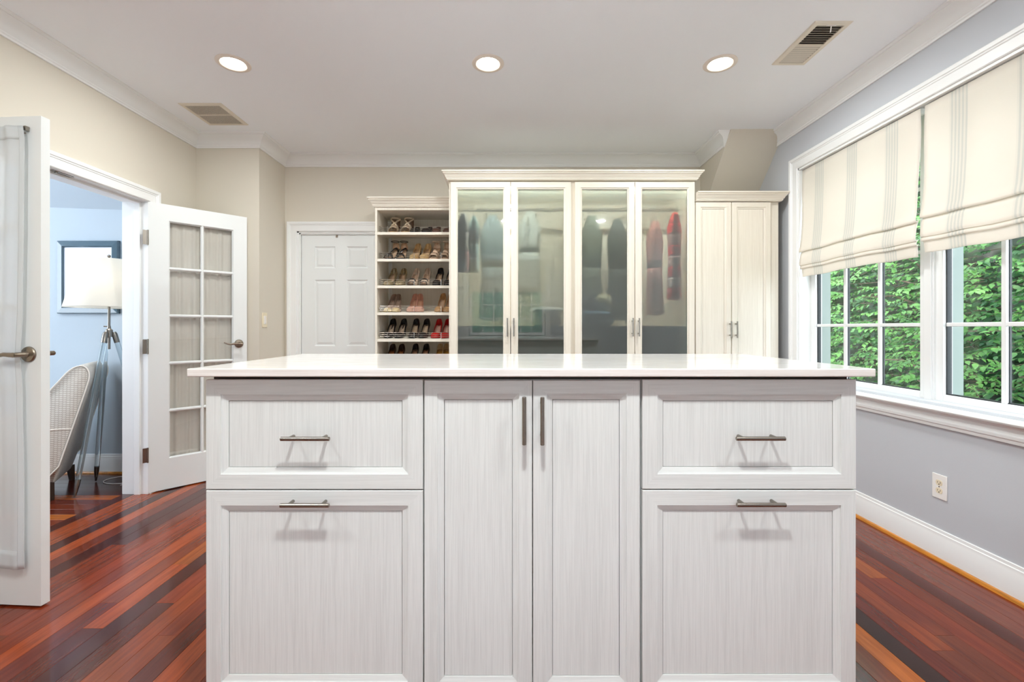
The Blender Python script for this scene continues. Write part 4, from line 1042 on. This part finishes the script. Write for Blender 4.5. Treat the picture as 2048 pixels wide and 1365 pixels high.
# ------------------------------------------------------------------ roman shades
def roman(label, y0, y1, offs, ztop, shift, dy=0):
    root = thing('roman_shade', label, 'window shade', (2.168, y0, ztop), 'striped roman shades')
    zz = H + shift
    prof = [(0, ztop - .004), (.001, zz + 1.0), (.010, zz + .80), (.022, zz + .68), (.036, zz + .60), (.046, zz + .572), (.047, zz + .560), (.040, zz + .553), (.020, zz + .558), (.012, zz + .566)]
    p2 = [(.012, zz + .566), (.020, zz + .552), (.034, zz + .53), (.044, zz + .49), (.046, zz + .468), (.040, zz + .455), (.022, zz + .459), (.014, zz + .464)]
    p3 = [(.014, zz + .464), (.028, zz + .455), (.036, zz + .445), (.036, zz + .436), (.028, zz + .432), (.012, zz + .438)]
    p4 = [(.012, zz + .438), (.018, zz + .430), (.014, zz + .405), (.010, zz + .380), (.006, zz + .374)]
    def smooth(ps, n=4):
        o = []
        for a, b in zip(ps, ps[1:]):
            for k_ in range(n): o.append((a[0] + (b[0] - a[0]) * k_ / n, a[1] + (b[1] - a[1]) * k_ / n))
        return o + [ps[-1]]
    mat = stripe_cloth('striped_linen_%s' % round(y0, 1), offs)
    rr = random.Random(int(y0 * 100))
    a1_, a2_ = rr.uniform(0, 6), rr.uniform(0, 6)
    for nm, ps, ins in (('main_panel', prof, 0), ('fold', p2, .004), ('fold', p3, .004), ('hem_panel', p4, .008)):
        q = smooth(ps, 3); nU = 36
        vs = []
        for i in range(nU + 1):
            u = i / nU
            for d_, z_ in q:
                f_ = (ztop - z_) / (ztop - zz - .375)
                sag = (.004 * math.sin(2.2 * PI * u + a1_) + .002 * math.sin(7 * PI * u + a2_)) * f_
                # side edges hang slightly inward towards the folds
                yy_ = y0 + ins + (y1 - y0 - 2 * ins) * u + (.004 * math.sin(9 * f_) * (1 if u > .5 else -1)) * abs(2 * u - 1)
                vs.append((2.168 - d_ * .55 - .003 * math.sin(5 * PI * u + a2_) * f_, yy_, z_ + sag * (.0 if f_ < .05 else 1)))
        n_ = len(q)
        MB().add(vs, [(i * n_ + j, (i + 1) * n_ + j, (i + 1) * n_ + j + 1, i * n_ + j + 1) for i in range(nU) for j in range(n_ - 1)], 0, True).build(nm, mat, root, solid=.002, sharp=80)
    MB().box(2.170, 2.205, y0 + .004, y1 - .004, ztop - .03, ztop - .002).build('head_rail', M['trim'], root)
    return root
roman('striped cream roman shade on the far window, nearer the cupboard', 2.380, 3.326, .179, WZ1 - .022, 0.0)
roman('striped cream roman shade on the near window at the right edge', 1.460, 2.353, .13 + .0, WZ1 - .022, .010)
# shade on the rear window
rsd = thing('window_shade', 'cream shade on the window behind the camera', 'window shade', (0, YR + .02, RZ1))
MB().grid(lambda u, v: (RW0 + .01 + (RW1 - RW0 - .02) * u, YR + .012 + .012 * math.sin(PI * v * 3) ** 2, RZ1 - .01 - .58 * v), 10, 24).build('fabric', cloth('plain_shade', (236, 228, 214), .3), rsd, solid=.002)

# ------------------------------------------------------------------ outlet, switch
oy, oz = 2.252, H - .787
ot = thing('wall_outlet', 'white double outlet low on the grey wall under the windows', 'outlet', (XR, oy, oz))
MB().box(XR - .006, XR, oy - .038, oy + .038, oz - .060, oz + .060).build('cover_plate', M['plastic'], ot, bevel=.002)
for s in (-1, 1):
    zc = oz + s * .0195
    mb = MB(); pts = []
    for k_ in range(16):
        a = 2 * PI * k_ / 16; pts.append((oy + .0172 * math.cos(a), zc + max(-.0135, min(.0135, .0172 * math.sin(a)))))
    mb.prism(pts, lambda a, b, h: (XR - h, a, b), .004, .0075)
    rc = mb.build('socket', M['ivory'], ot)
    sl_ = MB(); sl_.box(XR - .0079, XR - .0074, oy - .008, oy - .006, zc - .003, zc + .006); sl_.box(XR - .0079, XR - .0074, oy + .006, oy + .008, zc - .002, zc + .006); sl_.box(XR - .0079, XR - .0074, oy - .0025, oy + .0025, zc - .0095, zc - .005)
    sl_.build('slot', M['black'], rc)
MB().tube([(XR - .006, oy, oz), (XR - .0072, oy, oz)], .003, 10).build('screw', M['nickel'], ot)
sy, sz = 3.71, H + .0625
sw = thing('light_switch', 'white rocker light switch on the beige corner by the back door', 'switch', (XC, sy, sz))
MB().box(XC, XC + .006, sy - .036, sy + .036, sz - .059, sz + .059).build('cover_plate', M['ivory'], sw, bevel=.002)
MB().box(XC + .005, XC + .010, sy - .0165, sy + .0165, sz - .034, sz + .034).build('rocker', M['plastic'], sw, bevel=.0015)
MB().box(XC + .0098, XC + .0106, sy - .006, sy + .006, sz - .026, sz - .0245).build('indicator', M['black'], sw)

# ------------------------------------------------------------------ ceiling lights
def can(x, y, label, CZ=CZ, k=1.0):
    t_ = thing('recessed_light', label, 'ceiling light', (x, y, CZ), 'recessed ceiling lights')
    MB().lathe((x, y, CZ), [(.0925, 0), (.0925, -.003), (.088, -.006), (.070, -.007), (.064, -.003), (.060, .0)], 40).build('trim_ring', M['can'], t_)
    MB().lathe((x, y, CZ), [(.0605, -.001), (.04, -.0022), (.0005, -.003)], 32).build('diffuser', M['bulb'], t_)
    ld = bpy.data.lights.new('can_lamp', 'AREA'); ld.shape = 'DISK'; ld.size = .115; ld.energy = CAN_W * k; ld.color = CAN_COL; ld.spread = PI
    lo = bpy.data.objects.new('can_lamp', ld); C.objects.link(lo); lo.location = (x, y, CZ - .012)
    return t_
lab = ['recessed ceiling light nearest the french doors', 'recessed ceiling light in the middle of the ceiling', 'recessed ceiling light beside the long ceiling vent']
for x, y, l in zip((-1.576, -.104, 1.239), (2.630, 2.632, 2.632), lab): can(x, y, l, k=.8)
for i, x in enumerate((-1.5, 0.0, 1.35)): can(x, .45, 'added unseen ceiling light above the camera, number %s from the doorway wall' % ('one', 'two', 'three')[i], k=(.9, 1.8, .9)[i])  # unseen row added to light the room from behind the camera

can(-3.9, 2.2, 'added unseen ceiling light brightening the blue room', 2.80)  # extra lamp added out of view to brighten this room
# ceiling vents
def vent(label, x0, x1, y0, y1, kind):
    t_ = thing('ceiling_vent', label, 'vent', ((x0 + x1) / 2, (y0 + y1) / 2, CZ))
    z0, z1 = CZ - .007, CZ - .0005; f = .026
    mb = MB(); sweep(mb, [(0, 0), (0, -.003), (.004, -.007), (f, -.008), (f, 0)], [(x0, y0), (x0, y1), (x1, y1), (x1, y0)], lambda a, b, h: (a, b, CZ + h), closed=True)
    mb.build('flange', M['vent'], t_)
    MB().box(x0 + f, x1 - f, y0 + f, y1 - f, CZ - .0012, CZ - .0004).build('duct_shade_plate', M['vent_dark'], t_)  # dark plate paints in the shade behind the slats
    s = MB()
    if kind == 'return':
        n = 26; ym = (y0 + y1) / 2
        s.box(x0 + f, x1 - f, ym - .006, ym + .006, CZ - .007, CZ - .001)
        for i in range(n):
            x = x0 + f + (x1 - x0 - 2 * f) * (i + .5) / n
            for ya, yb2 in ((y0 + f, ym - .006), (ym + .006, y1 - f)):
                s.add([(x - .0022, ya, CZ - .0078), (x + .0012, ya, CZ - .0078), (x + .0012, ya, CZ - .005), (x - .0022, ya, CZ - .005), (x - .0022, yb2, CZ - .0078), (x + .0012, yb2, CZ - .0078), (x + .0012, yb2, CZ - .005), (x - .0022, yb2, CZ - .005)],
                      [(0, 1, 2, 3), (7, 6, 5, 4), (0, 4, 5, 1), (1, 5, 6, 2), (2, 6, 7, 3), (3, 7, 4, 0)])
    else:
        n = 18; ym = (y0 + y1) / 2 ; s.box(x0 + f, x1 - f, ym - .005, ym + .005, CZ - .007, CZ - .001)
        for i in range(n):
            y = y0 + f + (y1 - y0 - 2 * f) * (i + .5) / n
            if abs(y - ym) < .008: continue
            k_ = 1 if y < ym else -1
            w_ = .0045 if k_ > 0 else -.0036; pr = [(y - w_, CZ - .008), (y - w_ * .73, CZ - .0085), (y + w_, CZ - .002), (y + w_ * .73, CZ - .0015)]
            s.add([(x, a, b) for x in (x0 + f, x1 - f) for a, b in pr], [(0, 1, 2, 3), (7, 6, 5, 4), (0, 4, 5, 1), (1, 5, 6, 2), (2, 6, 7, 3), (3, 7, 4, 0)])
        lv = MB(); xc = x0 + (x1 - x0) * .52; lv.tube([(xc, y0 + .028, CZ - .006), (xc + .002, y0 + .034, CZ - .022), (xc + .004, y0 + .040, CZ - .032)], .003, 8); lv.box(xc - .028, xc + .022, y0 + .019, y0 + .025, CZ - .0095, CZ - .008)
        lv.build('lever', M['plastic'], t_)
    sl_ = s.build('slats', M['vent'], t_, recalc=True); sl_['kind'] = 'stuff'
vent('square almond ceiling vent near the crown moulding', -2.232, -1.938, 3.094, 3.425, 'return')
vent('long almond ceiling vent with a white lever, toward the windows', 1.541, 1.731, 2.266, 2.641, 'supply')

# ------------------------------------------------------------------ next room: picture, lamp, chair
YP = YBL
def px_(x, Y=YP - .02): return (x - 1012) * Y / F
def pz_(y, Y=YP - .02): return H - (y - 656) * Y / F
x0, x1, z0, z1 = px_(114), px_(236.5), pz_(627.5), pz_(481.5)
pic = thing('framed_picture', 'white-matted picture in a mirrored frame on the blue wall', 'picture', ((x0 + x1) / 2, YP, z0))
fwid = .052
mb = MB(); rings_front(mb, x0, x1, z0, z1, YP - .030, [(0, .030), (0, .012), (.006, .004), (fwid - .008, 0), (fwid, .008), (fwid, .03)], mh=0)
mb.build('frame', M['mirror'], pic, recalc=False)
MB().box(x0 + fwid - .001, x1 - fwid + .001, YP - .016, YP - .012, z0 + fwid - .001, z1 - fwid + .001).build('mat_board', M['mat_board'], pic)
a0, a1_, b0, b1 = px_(154), px_(196), pz_(585), pz_(524)
pr = MB(); pr.box(a0, a1_, YP - .0175, YP - .016, b1 - .06, b1, 0); pr.box(a0, a1_, YP - .0175, YP - .016, b0, b1 - .06, 1)
pr.build('print', [pmat('print_green', (170, 190, 170), .7, var=.3, bscale=90), pmat('print_blue', (206, 216, 230), .7, var=.1, bscale=60)], pic)
# floor lamp
YL = 3.33
lc = Vector((-2.905, YL, 0))
lamp = thing('floor_lamp', 'floor lamp with clear acrylic tripod legs and cream shade', 'floor lamp', lc)
rt, rb, zt, zb_ = .160, .248, H + (656 - 521) * YL / F, H + (656 - 616) * YL / F
MB().lathe((lc.x, lc.y, 0), [(rb, zb_), (rb - .001, zb_ + .006), (rt + .001, zt - .006), (rt, zt)], 48).build('lamp_shade', M['shade'], lamp, solid=.0025)
ap = H + (656 - 666) * YL / F
mb = MB(); mb.tube([(lc.x, lc.y, ap - .12), (lc.x, lc.y, zt + .02)], .0085, 12); mb.lathe((lc.x, lc.y, zt + .02), [(.0, .022), (.010, .016), (.012, .008), (.006, 0)], 16)
for k_ in range(3):
    a = 2 * PI * k_ / 3; mb.tube([(lc.x, lc.y, zt - .012), (lc.x + rt * math.cos(a), lc.y + rt * math.sin(a), zt - .004)], .0025, 6)
mb.lathe((lc.x, lc.y, ap), [(.010, -.03), (.022, -.03), (.024, -.02), (.022, .02), (.012, .03), (.010, .05)], 20)
mb.tube([(lc.x, lc.y, ap + .045), (lc.x - .03, lc.y - .01, ap + .047)], .004, 8)
mb.build('pole', M['nickel'], lamp)
feet = [at(157, 0, 1) * 0 + Vector(((156.5 - 1012) * 3.096 / F, 3.07, 0)), Vector(((194 - 1012) * 3.41 / F, 3.40, 0)), Vector((lc.x + .21, lc.y + .20, 0))]
for fpt in feet:
    top = Vector((lc.x, lc.y, ap)) + (Vector((fpt.x, fpt.y, 0)) - Vector((lc.x, lc.y, 0))).normalized() * .028
    d = fpt - top
    lg = MB().tube([top + d * .06, top + d * .5, top + d * .90], [.0155, .017, .015], 20).build('leg', M['acrylic'], lamp)
    MB().tube([top - d * .005, top + d * .01, top + d * .065], [.012, .0175, .0175], 16).build('leg_cap', M['nickel'], lg)
    MB().tube([top + d * .895, top + d * .93, top + d * .995], [.0165, .0145, .005], 16).build('foot', M['nickel'], lg)
pts = [(lc.x + .10, lc.y - .02, .004)] + [(lc.x + .02 + .13 * math.cos(a), lc.y + .10 + .09 * math.sin(a), .004) for a in [q * PI / 8 for q in range(-2, 15)]] + [(lc.x + .3, lc.y + .2, .004)]
MB().tube(pts, .003, 6).build('cord', M['plastic'], lamp)
bl = bpy.data.lights.new('lamp_bulb', 'POINT'); bl.energy = .5; bl.color = (1, .92, .82); bl.shadow_soft_size = .04
bo = bpy.data.objects.new('lamp_bulb', bl); C.objects.link(bo); bo.location = (lc.x + .0, lc.y - .02, (zt + zb_) / 2)

# tub-sided slipper chair: local x across (0 = near side), y towards its back, raked back
chair = thing('slipper_chair', 'off-white patterned slipper chair with curved sides beside the tripod lamp', 'chair')
def smooth_poly(poly, it=2):
    for _ in range(it):
        q = []
        for i in range(len(poly)):
            a, b = poly[i], poly[(i + 1) % len(poly)]
            q += [(a[0] * .75 + b[0] * .25, a[1] * .75 + b[1] * .25), (a[0] * .25 + b[0] * .75, a[1] * .25 + b[1] * .75)]
        poly = q
    return poly
def slab(poly, xa, xb, name, r=.015, mat=None):
    n = len(poly); rings = []
    for xo, ins in ((xa, r), (xa + r * .4, r * .3), (xa + r, 0), (xb - r, 0), (xb - r * .4, r * .3), (xb, r)):
        ring = []
        for i in range(n):
            p0, p1, p2 = Vector(poly[i - 1]), Vector(poly[i]), Vector(poly[(i + 1) % n])
            d1_, d2_ = (p1 - p0).normalized(), (p2 - p1).normalized(); nn = Vector((-d1_.y, d1_.x)) + Vector((-d2_.y, d2_.x)); nn.normalize()
            q = p1 + nn * ins * .7; ring.append((xo, q.x, q.y))
        rings.append(ring)
    vs = [v for r_ in rings for v in r_]
    fs = [(i * n + k_, i * n + (k_ + 1) % n, (i + 1) * n + (k_ + 1) % n, (i + 1) * n + k_) for i in range(5) for k_ in range(n)]
    mb_ = MB().add(vs, fs, 1, True)
    for base_i, rev in ((0, False), (5 * n, True)):
        mb_.f.append([base_i + k_ for k_ in (reversed(range(n)) if rev else range(n))]); mb_.m.append(0); mb_.sm.append(True)
    return mb_.build(name, [M['maze'], M['boxing']], chair, sharp=60)
CW = .56
side_poly = smooth_poly([(-.62, .09), (0, .09), (.10, .46), (.175, .74), (.195, .83), (.17, .895), (.10, .885), (.02, .77), (-.08, .64), (-.24, .53), (-.45, .49), (-.62, .47)])
side_poly = side_poly
slab([(p[0], p[1]) for p in side_poly], -.075, 0, 'side_panel'); slab(side_poly, -CW, -CW + .075, 'side_panel')
slab(smooth_poly([(-.02, .10), (.0, .10), (.098, .46), (.174, .74), (.192, .83), (.165, .90), (.10, .89), (.04, .76), (-.02, .60), (-.06, .46), (-.08, .10)]), -CW + .078, -.078, 'backrest')
slab(smooth_poly([(-.62, .10), (-.06, .10), (-.05, .44), (-.08, .47), (-.3, .48), (-.60, .47), (-.63, .44), (-.63, .14)]), -CW + .078, -.078, 'seat')
for xx in (0.0, -CW):
    pp = [(xx, a, b) for a, b in side_poly]
    MB().tube(pp + [pp[0]], .0045, 6, caps=False).build('piping', M['piping'], chair)
MB().tube([(.001, -.62, .47), (.002, -.3, .478), (.001, .05, .475), (.0, .10, .47)], .004, 6).build('seam_piping', M['piping'], chair)
for xx, yy2 in ((-.05, -.54), (-CW + .05, -.54), (-.045, -.02), (-CW + .045, -.02)):
    MB().tube([(xx, yy2, .115), (xx, yy2 + .01, 0)], [.026, .017], 4).build('leg', M['legwood'], chair)
chair.rotation_euler = (0, 0, math.atan2(-.854, .52))
chair.location = (-3.0, 3.0, 0)

# ------------------------------------------------------------------ outdoors
struct(MB().box(2.6, 14, -4, 16, -.70, -.6).build('ground', M['lawn']), 'lawn outside the windows')
def leaf_geo(L=.075, Wd=.046):
    st_ = [(0, .0, 0), (.15, .55, .002), (.40, 1, .003), (.65, .85, 0), (.88, .38, -.006), (1, 0, -.012)]
    vs = []; fs = []
    for s, w_, z_ in st_:
        if w_ == 0: vs.append((s * L, 0, z_))
        else: vs += [(s * L, -w_ * Wd / 2, z_ + .004), (s * L, 0, z_), (s * L, w_ * Wd / 2, z_ + .004)]
    fs = [(0, 1, 2), (0, 2, 3)]
    for j in range(3):
        b = 1 + j * 3; fs += [(b, b + 3, b + 4, b + 1), (b + 1, b + 4, b + 5, b + 2)]
    fs += [(10, 13, 11), (11, 13, 12)]
    return vs, fs
LV, LF = leaf_geo()
def add_twigs(rr, n, xr, yr, zr, leaf_mb, twig_mb, singles=None, sc=1.0, hollow=None):
    for _ in range(n):
        p = Vector((rr.uniform(*xr), rr.uniform(*yr), rr.uniform(*zr)))
        if hollow and not hollow(p, rr): continue
        az = rr.gauss(PI, .9); d = Vector((math.cos(az), math.sin(az), rr.uniform(-.25, .12))).normalized()
        nl = rr.randint(7, 13); pts = []
        q = p.copy()
        for k_ in range(nl):
            pts.append(q.copy()); q = q + d * .034 * sc; d = (d + Vector((rr.gauss(0, .06), rr.gauss(0, .06), -.03))).normalized()
            side = 1 if k_ % 2 else -1
            yaw = math.atan2(d.y, d.x) + side * rr.uniform(.6, 1.1); pitch = rr.uniform(.05, .75); roll = rr.gauss(0, .45)
            Mx = Matrix.Translation(q) @ Matrix.Rotation(yaw, 4, 'Z') @ Matrix.Rotation(pitch, 4, 'Y') @ Matrix.Rotation(roll, 4, 'X') @ Matrix.Scale(sc * rr.uniform(.65, 1.15), 4)
            if singles is not None and len(singles) < 230: singles.append(Mx)
            else: leaf_mb.add([Mx @ Vector(v) for v in LV], LF, 0, True)
        twig_mb.tube(pts, [.003 * sc] * (len(pts) - 1) + [.001], 3, caps=False)
rr = random.Random(5)
def make_tree(label, group, base_, n, xr, yr, zr, mat, sc, with_single=False, hollow=None, trunk_r=.07, top=4.0):
    tr_ = thing('leafy_tree', label, 'tree', base_, group)
    lm, tw = MB(), MB(); singles = [] if with_single else None
    add_twigs(rr, n, xr, yr, zr, lm, tw, singles, sc, hollow)
    fo = lm.build('foliage', M[mat], tr_, recalc=False, sharp=180); fo['kind'] = 'stuff'
    tk = MB(); b = Vector(base_)
    tk.tube([b, b + Vector((.03, .05, 1.2)), b + Vector((-.04, .0, 2.4)), b + Vector((0, .1, top))], [trunk_r, trunk_r * .8, trunk_r * .55, trunk_r * .3], 10)
    tk.build('trunk', M['bark'], tr_)
    for k_ in range(9):
        z_ = .3 + k_ * .33; a = rr.uniform(1.6, 4.6); r_ = rr.uniform(.5, 1.0)
        tw.tube([b + Vector((0, .05, z_)), b + Vector((math.cos(a) * r_ * .5, math.sin(a) * r_ * .5, z_ + .12)), b + Vector((math.cos(a) * r_, math.sin(a) * r_ * 1.4, z_ + .1))], [.014, .009, .004], 5)
    to = tw.build('twigs', M['bark'], tr_, recalc=False); to['kind'] = 'stuff'
    if singles:
        me = None
        for Mx in singles:
            if me is None:
                o = MB().add(LV, LF, 0, True).build('leaf', M[mat], recalc=False); me = o.data; o.parent = tr_
            else:
                o = bpy.data.objects.new('leaf', me); C.objects.link(o); o.parent = tr_
            o.matrix_local = Matrix.Translation(-Vector(base_)) @ Mx
    return tr_
make_tree('bright green tree close outside the far window', 'trees outside the windows', (4.3, 4.58, -.6), 1150, (3.15, 4.4), (3.3, 6.6), (-.1, 3.1), 'leaf', .68, True)
make_tree('bright green tree close outside the near window', 'trees outside the windows', (4.0, 2.7, -.6), 800, (3.2, 4.4), (1.6, 3.7), (-.1, 3.1), 'leaf', .68, False)
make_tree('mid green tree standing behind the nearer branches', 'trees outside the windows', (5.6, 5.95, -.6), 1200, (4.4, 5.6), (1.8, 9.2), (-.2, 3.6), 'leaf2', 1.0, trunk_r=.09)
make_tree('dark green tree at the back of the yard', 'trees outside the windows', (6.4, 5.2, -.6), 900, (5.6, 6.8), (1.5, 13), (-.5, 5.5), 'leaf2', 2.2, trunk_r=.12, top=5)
# tall clipped hedge closing the yard
def hg(u, v):
    y = -1 + 17 * u; z = -.6 + 6.2 * v
    return (7.2 + .25 * math.sin(3.1 * y) * math.cos(2.3 * z) + .15 * math.sin(7 * y + 2 * z) + .1 * math.cos(11 * z - 3 * y) + .9 * max(0, v - .85), y, z)
hmb = MB().grid(hg, 120, 50)
hmb.grid(lambda u, v: (hg(u, 1)[0] + 1.6 * v, hg(u, 1)[1], 5.6), 60, 3); hmb.grid(lambda u, v: (hg(u, 0)[0] + 1.6, -1 + 17 * u, -.6 + 6.2 * v), 4, 3)
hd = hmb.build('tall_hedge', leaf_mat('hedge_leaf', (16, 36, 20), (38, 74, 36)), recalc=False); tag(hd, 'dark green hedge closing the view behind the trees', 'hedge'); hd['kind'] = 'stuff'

def hg2(u, v):
    x = -8 + 16 * u; z = -.6 + 3.5 * v
    return (x, -9 - .25 * math.sin(2.7 * x) * math.cos(2.9 * z) - .15 * math.sin(6 * x + 2 * z) - .8 * max(0, v - .8), z)
hm2 = MB().grid(hg2, 90, 30)
hm2.grid(lambda u, v: (hg2(u, 1)[0], hg2(u, 1)[1] - 1.6 * v, 2.9), 60, 3); hm2.grid(lambda u, v: (-8 + 16 * u, -10.8, -.6 + 3.5 * v), 4, 3)
hd2 = hm2.build('tall_hedge', leaf_mat('hedge_leaf_rear', (30, 60, 48), (70, 108, 84)), recalc=False); tag(hd2, 'hedge beyond the window behind the camera', 'hedge'); hd2['kind'] = 'stuff'
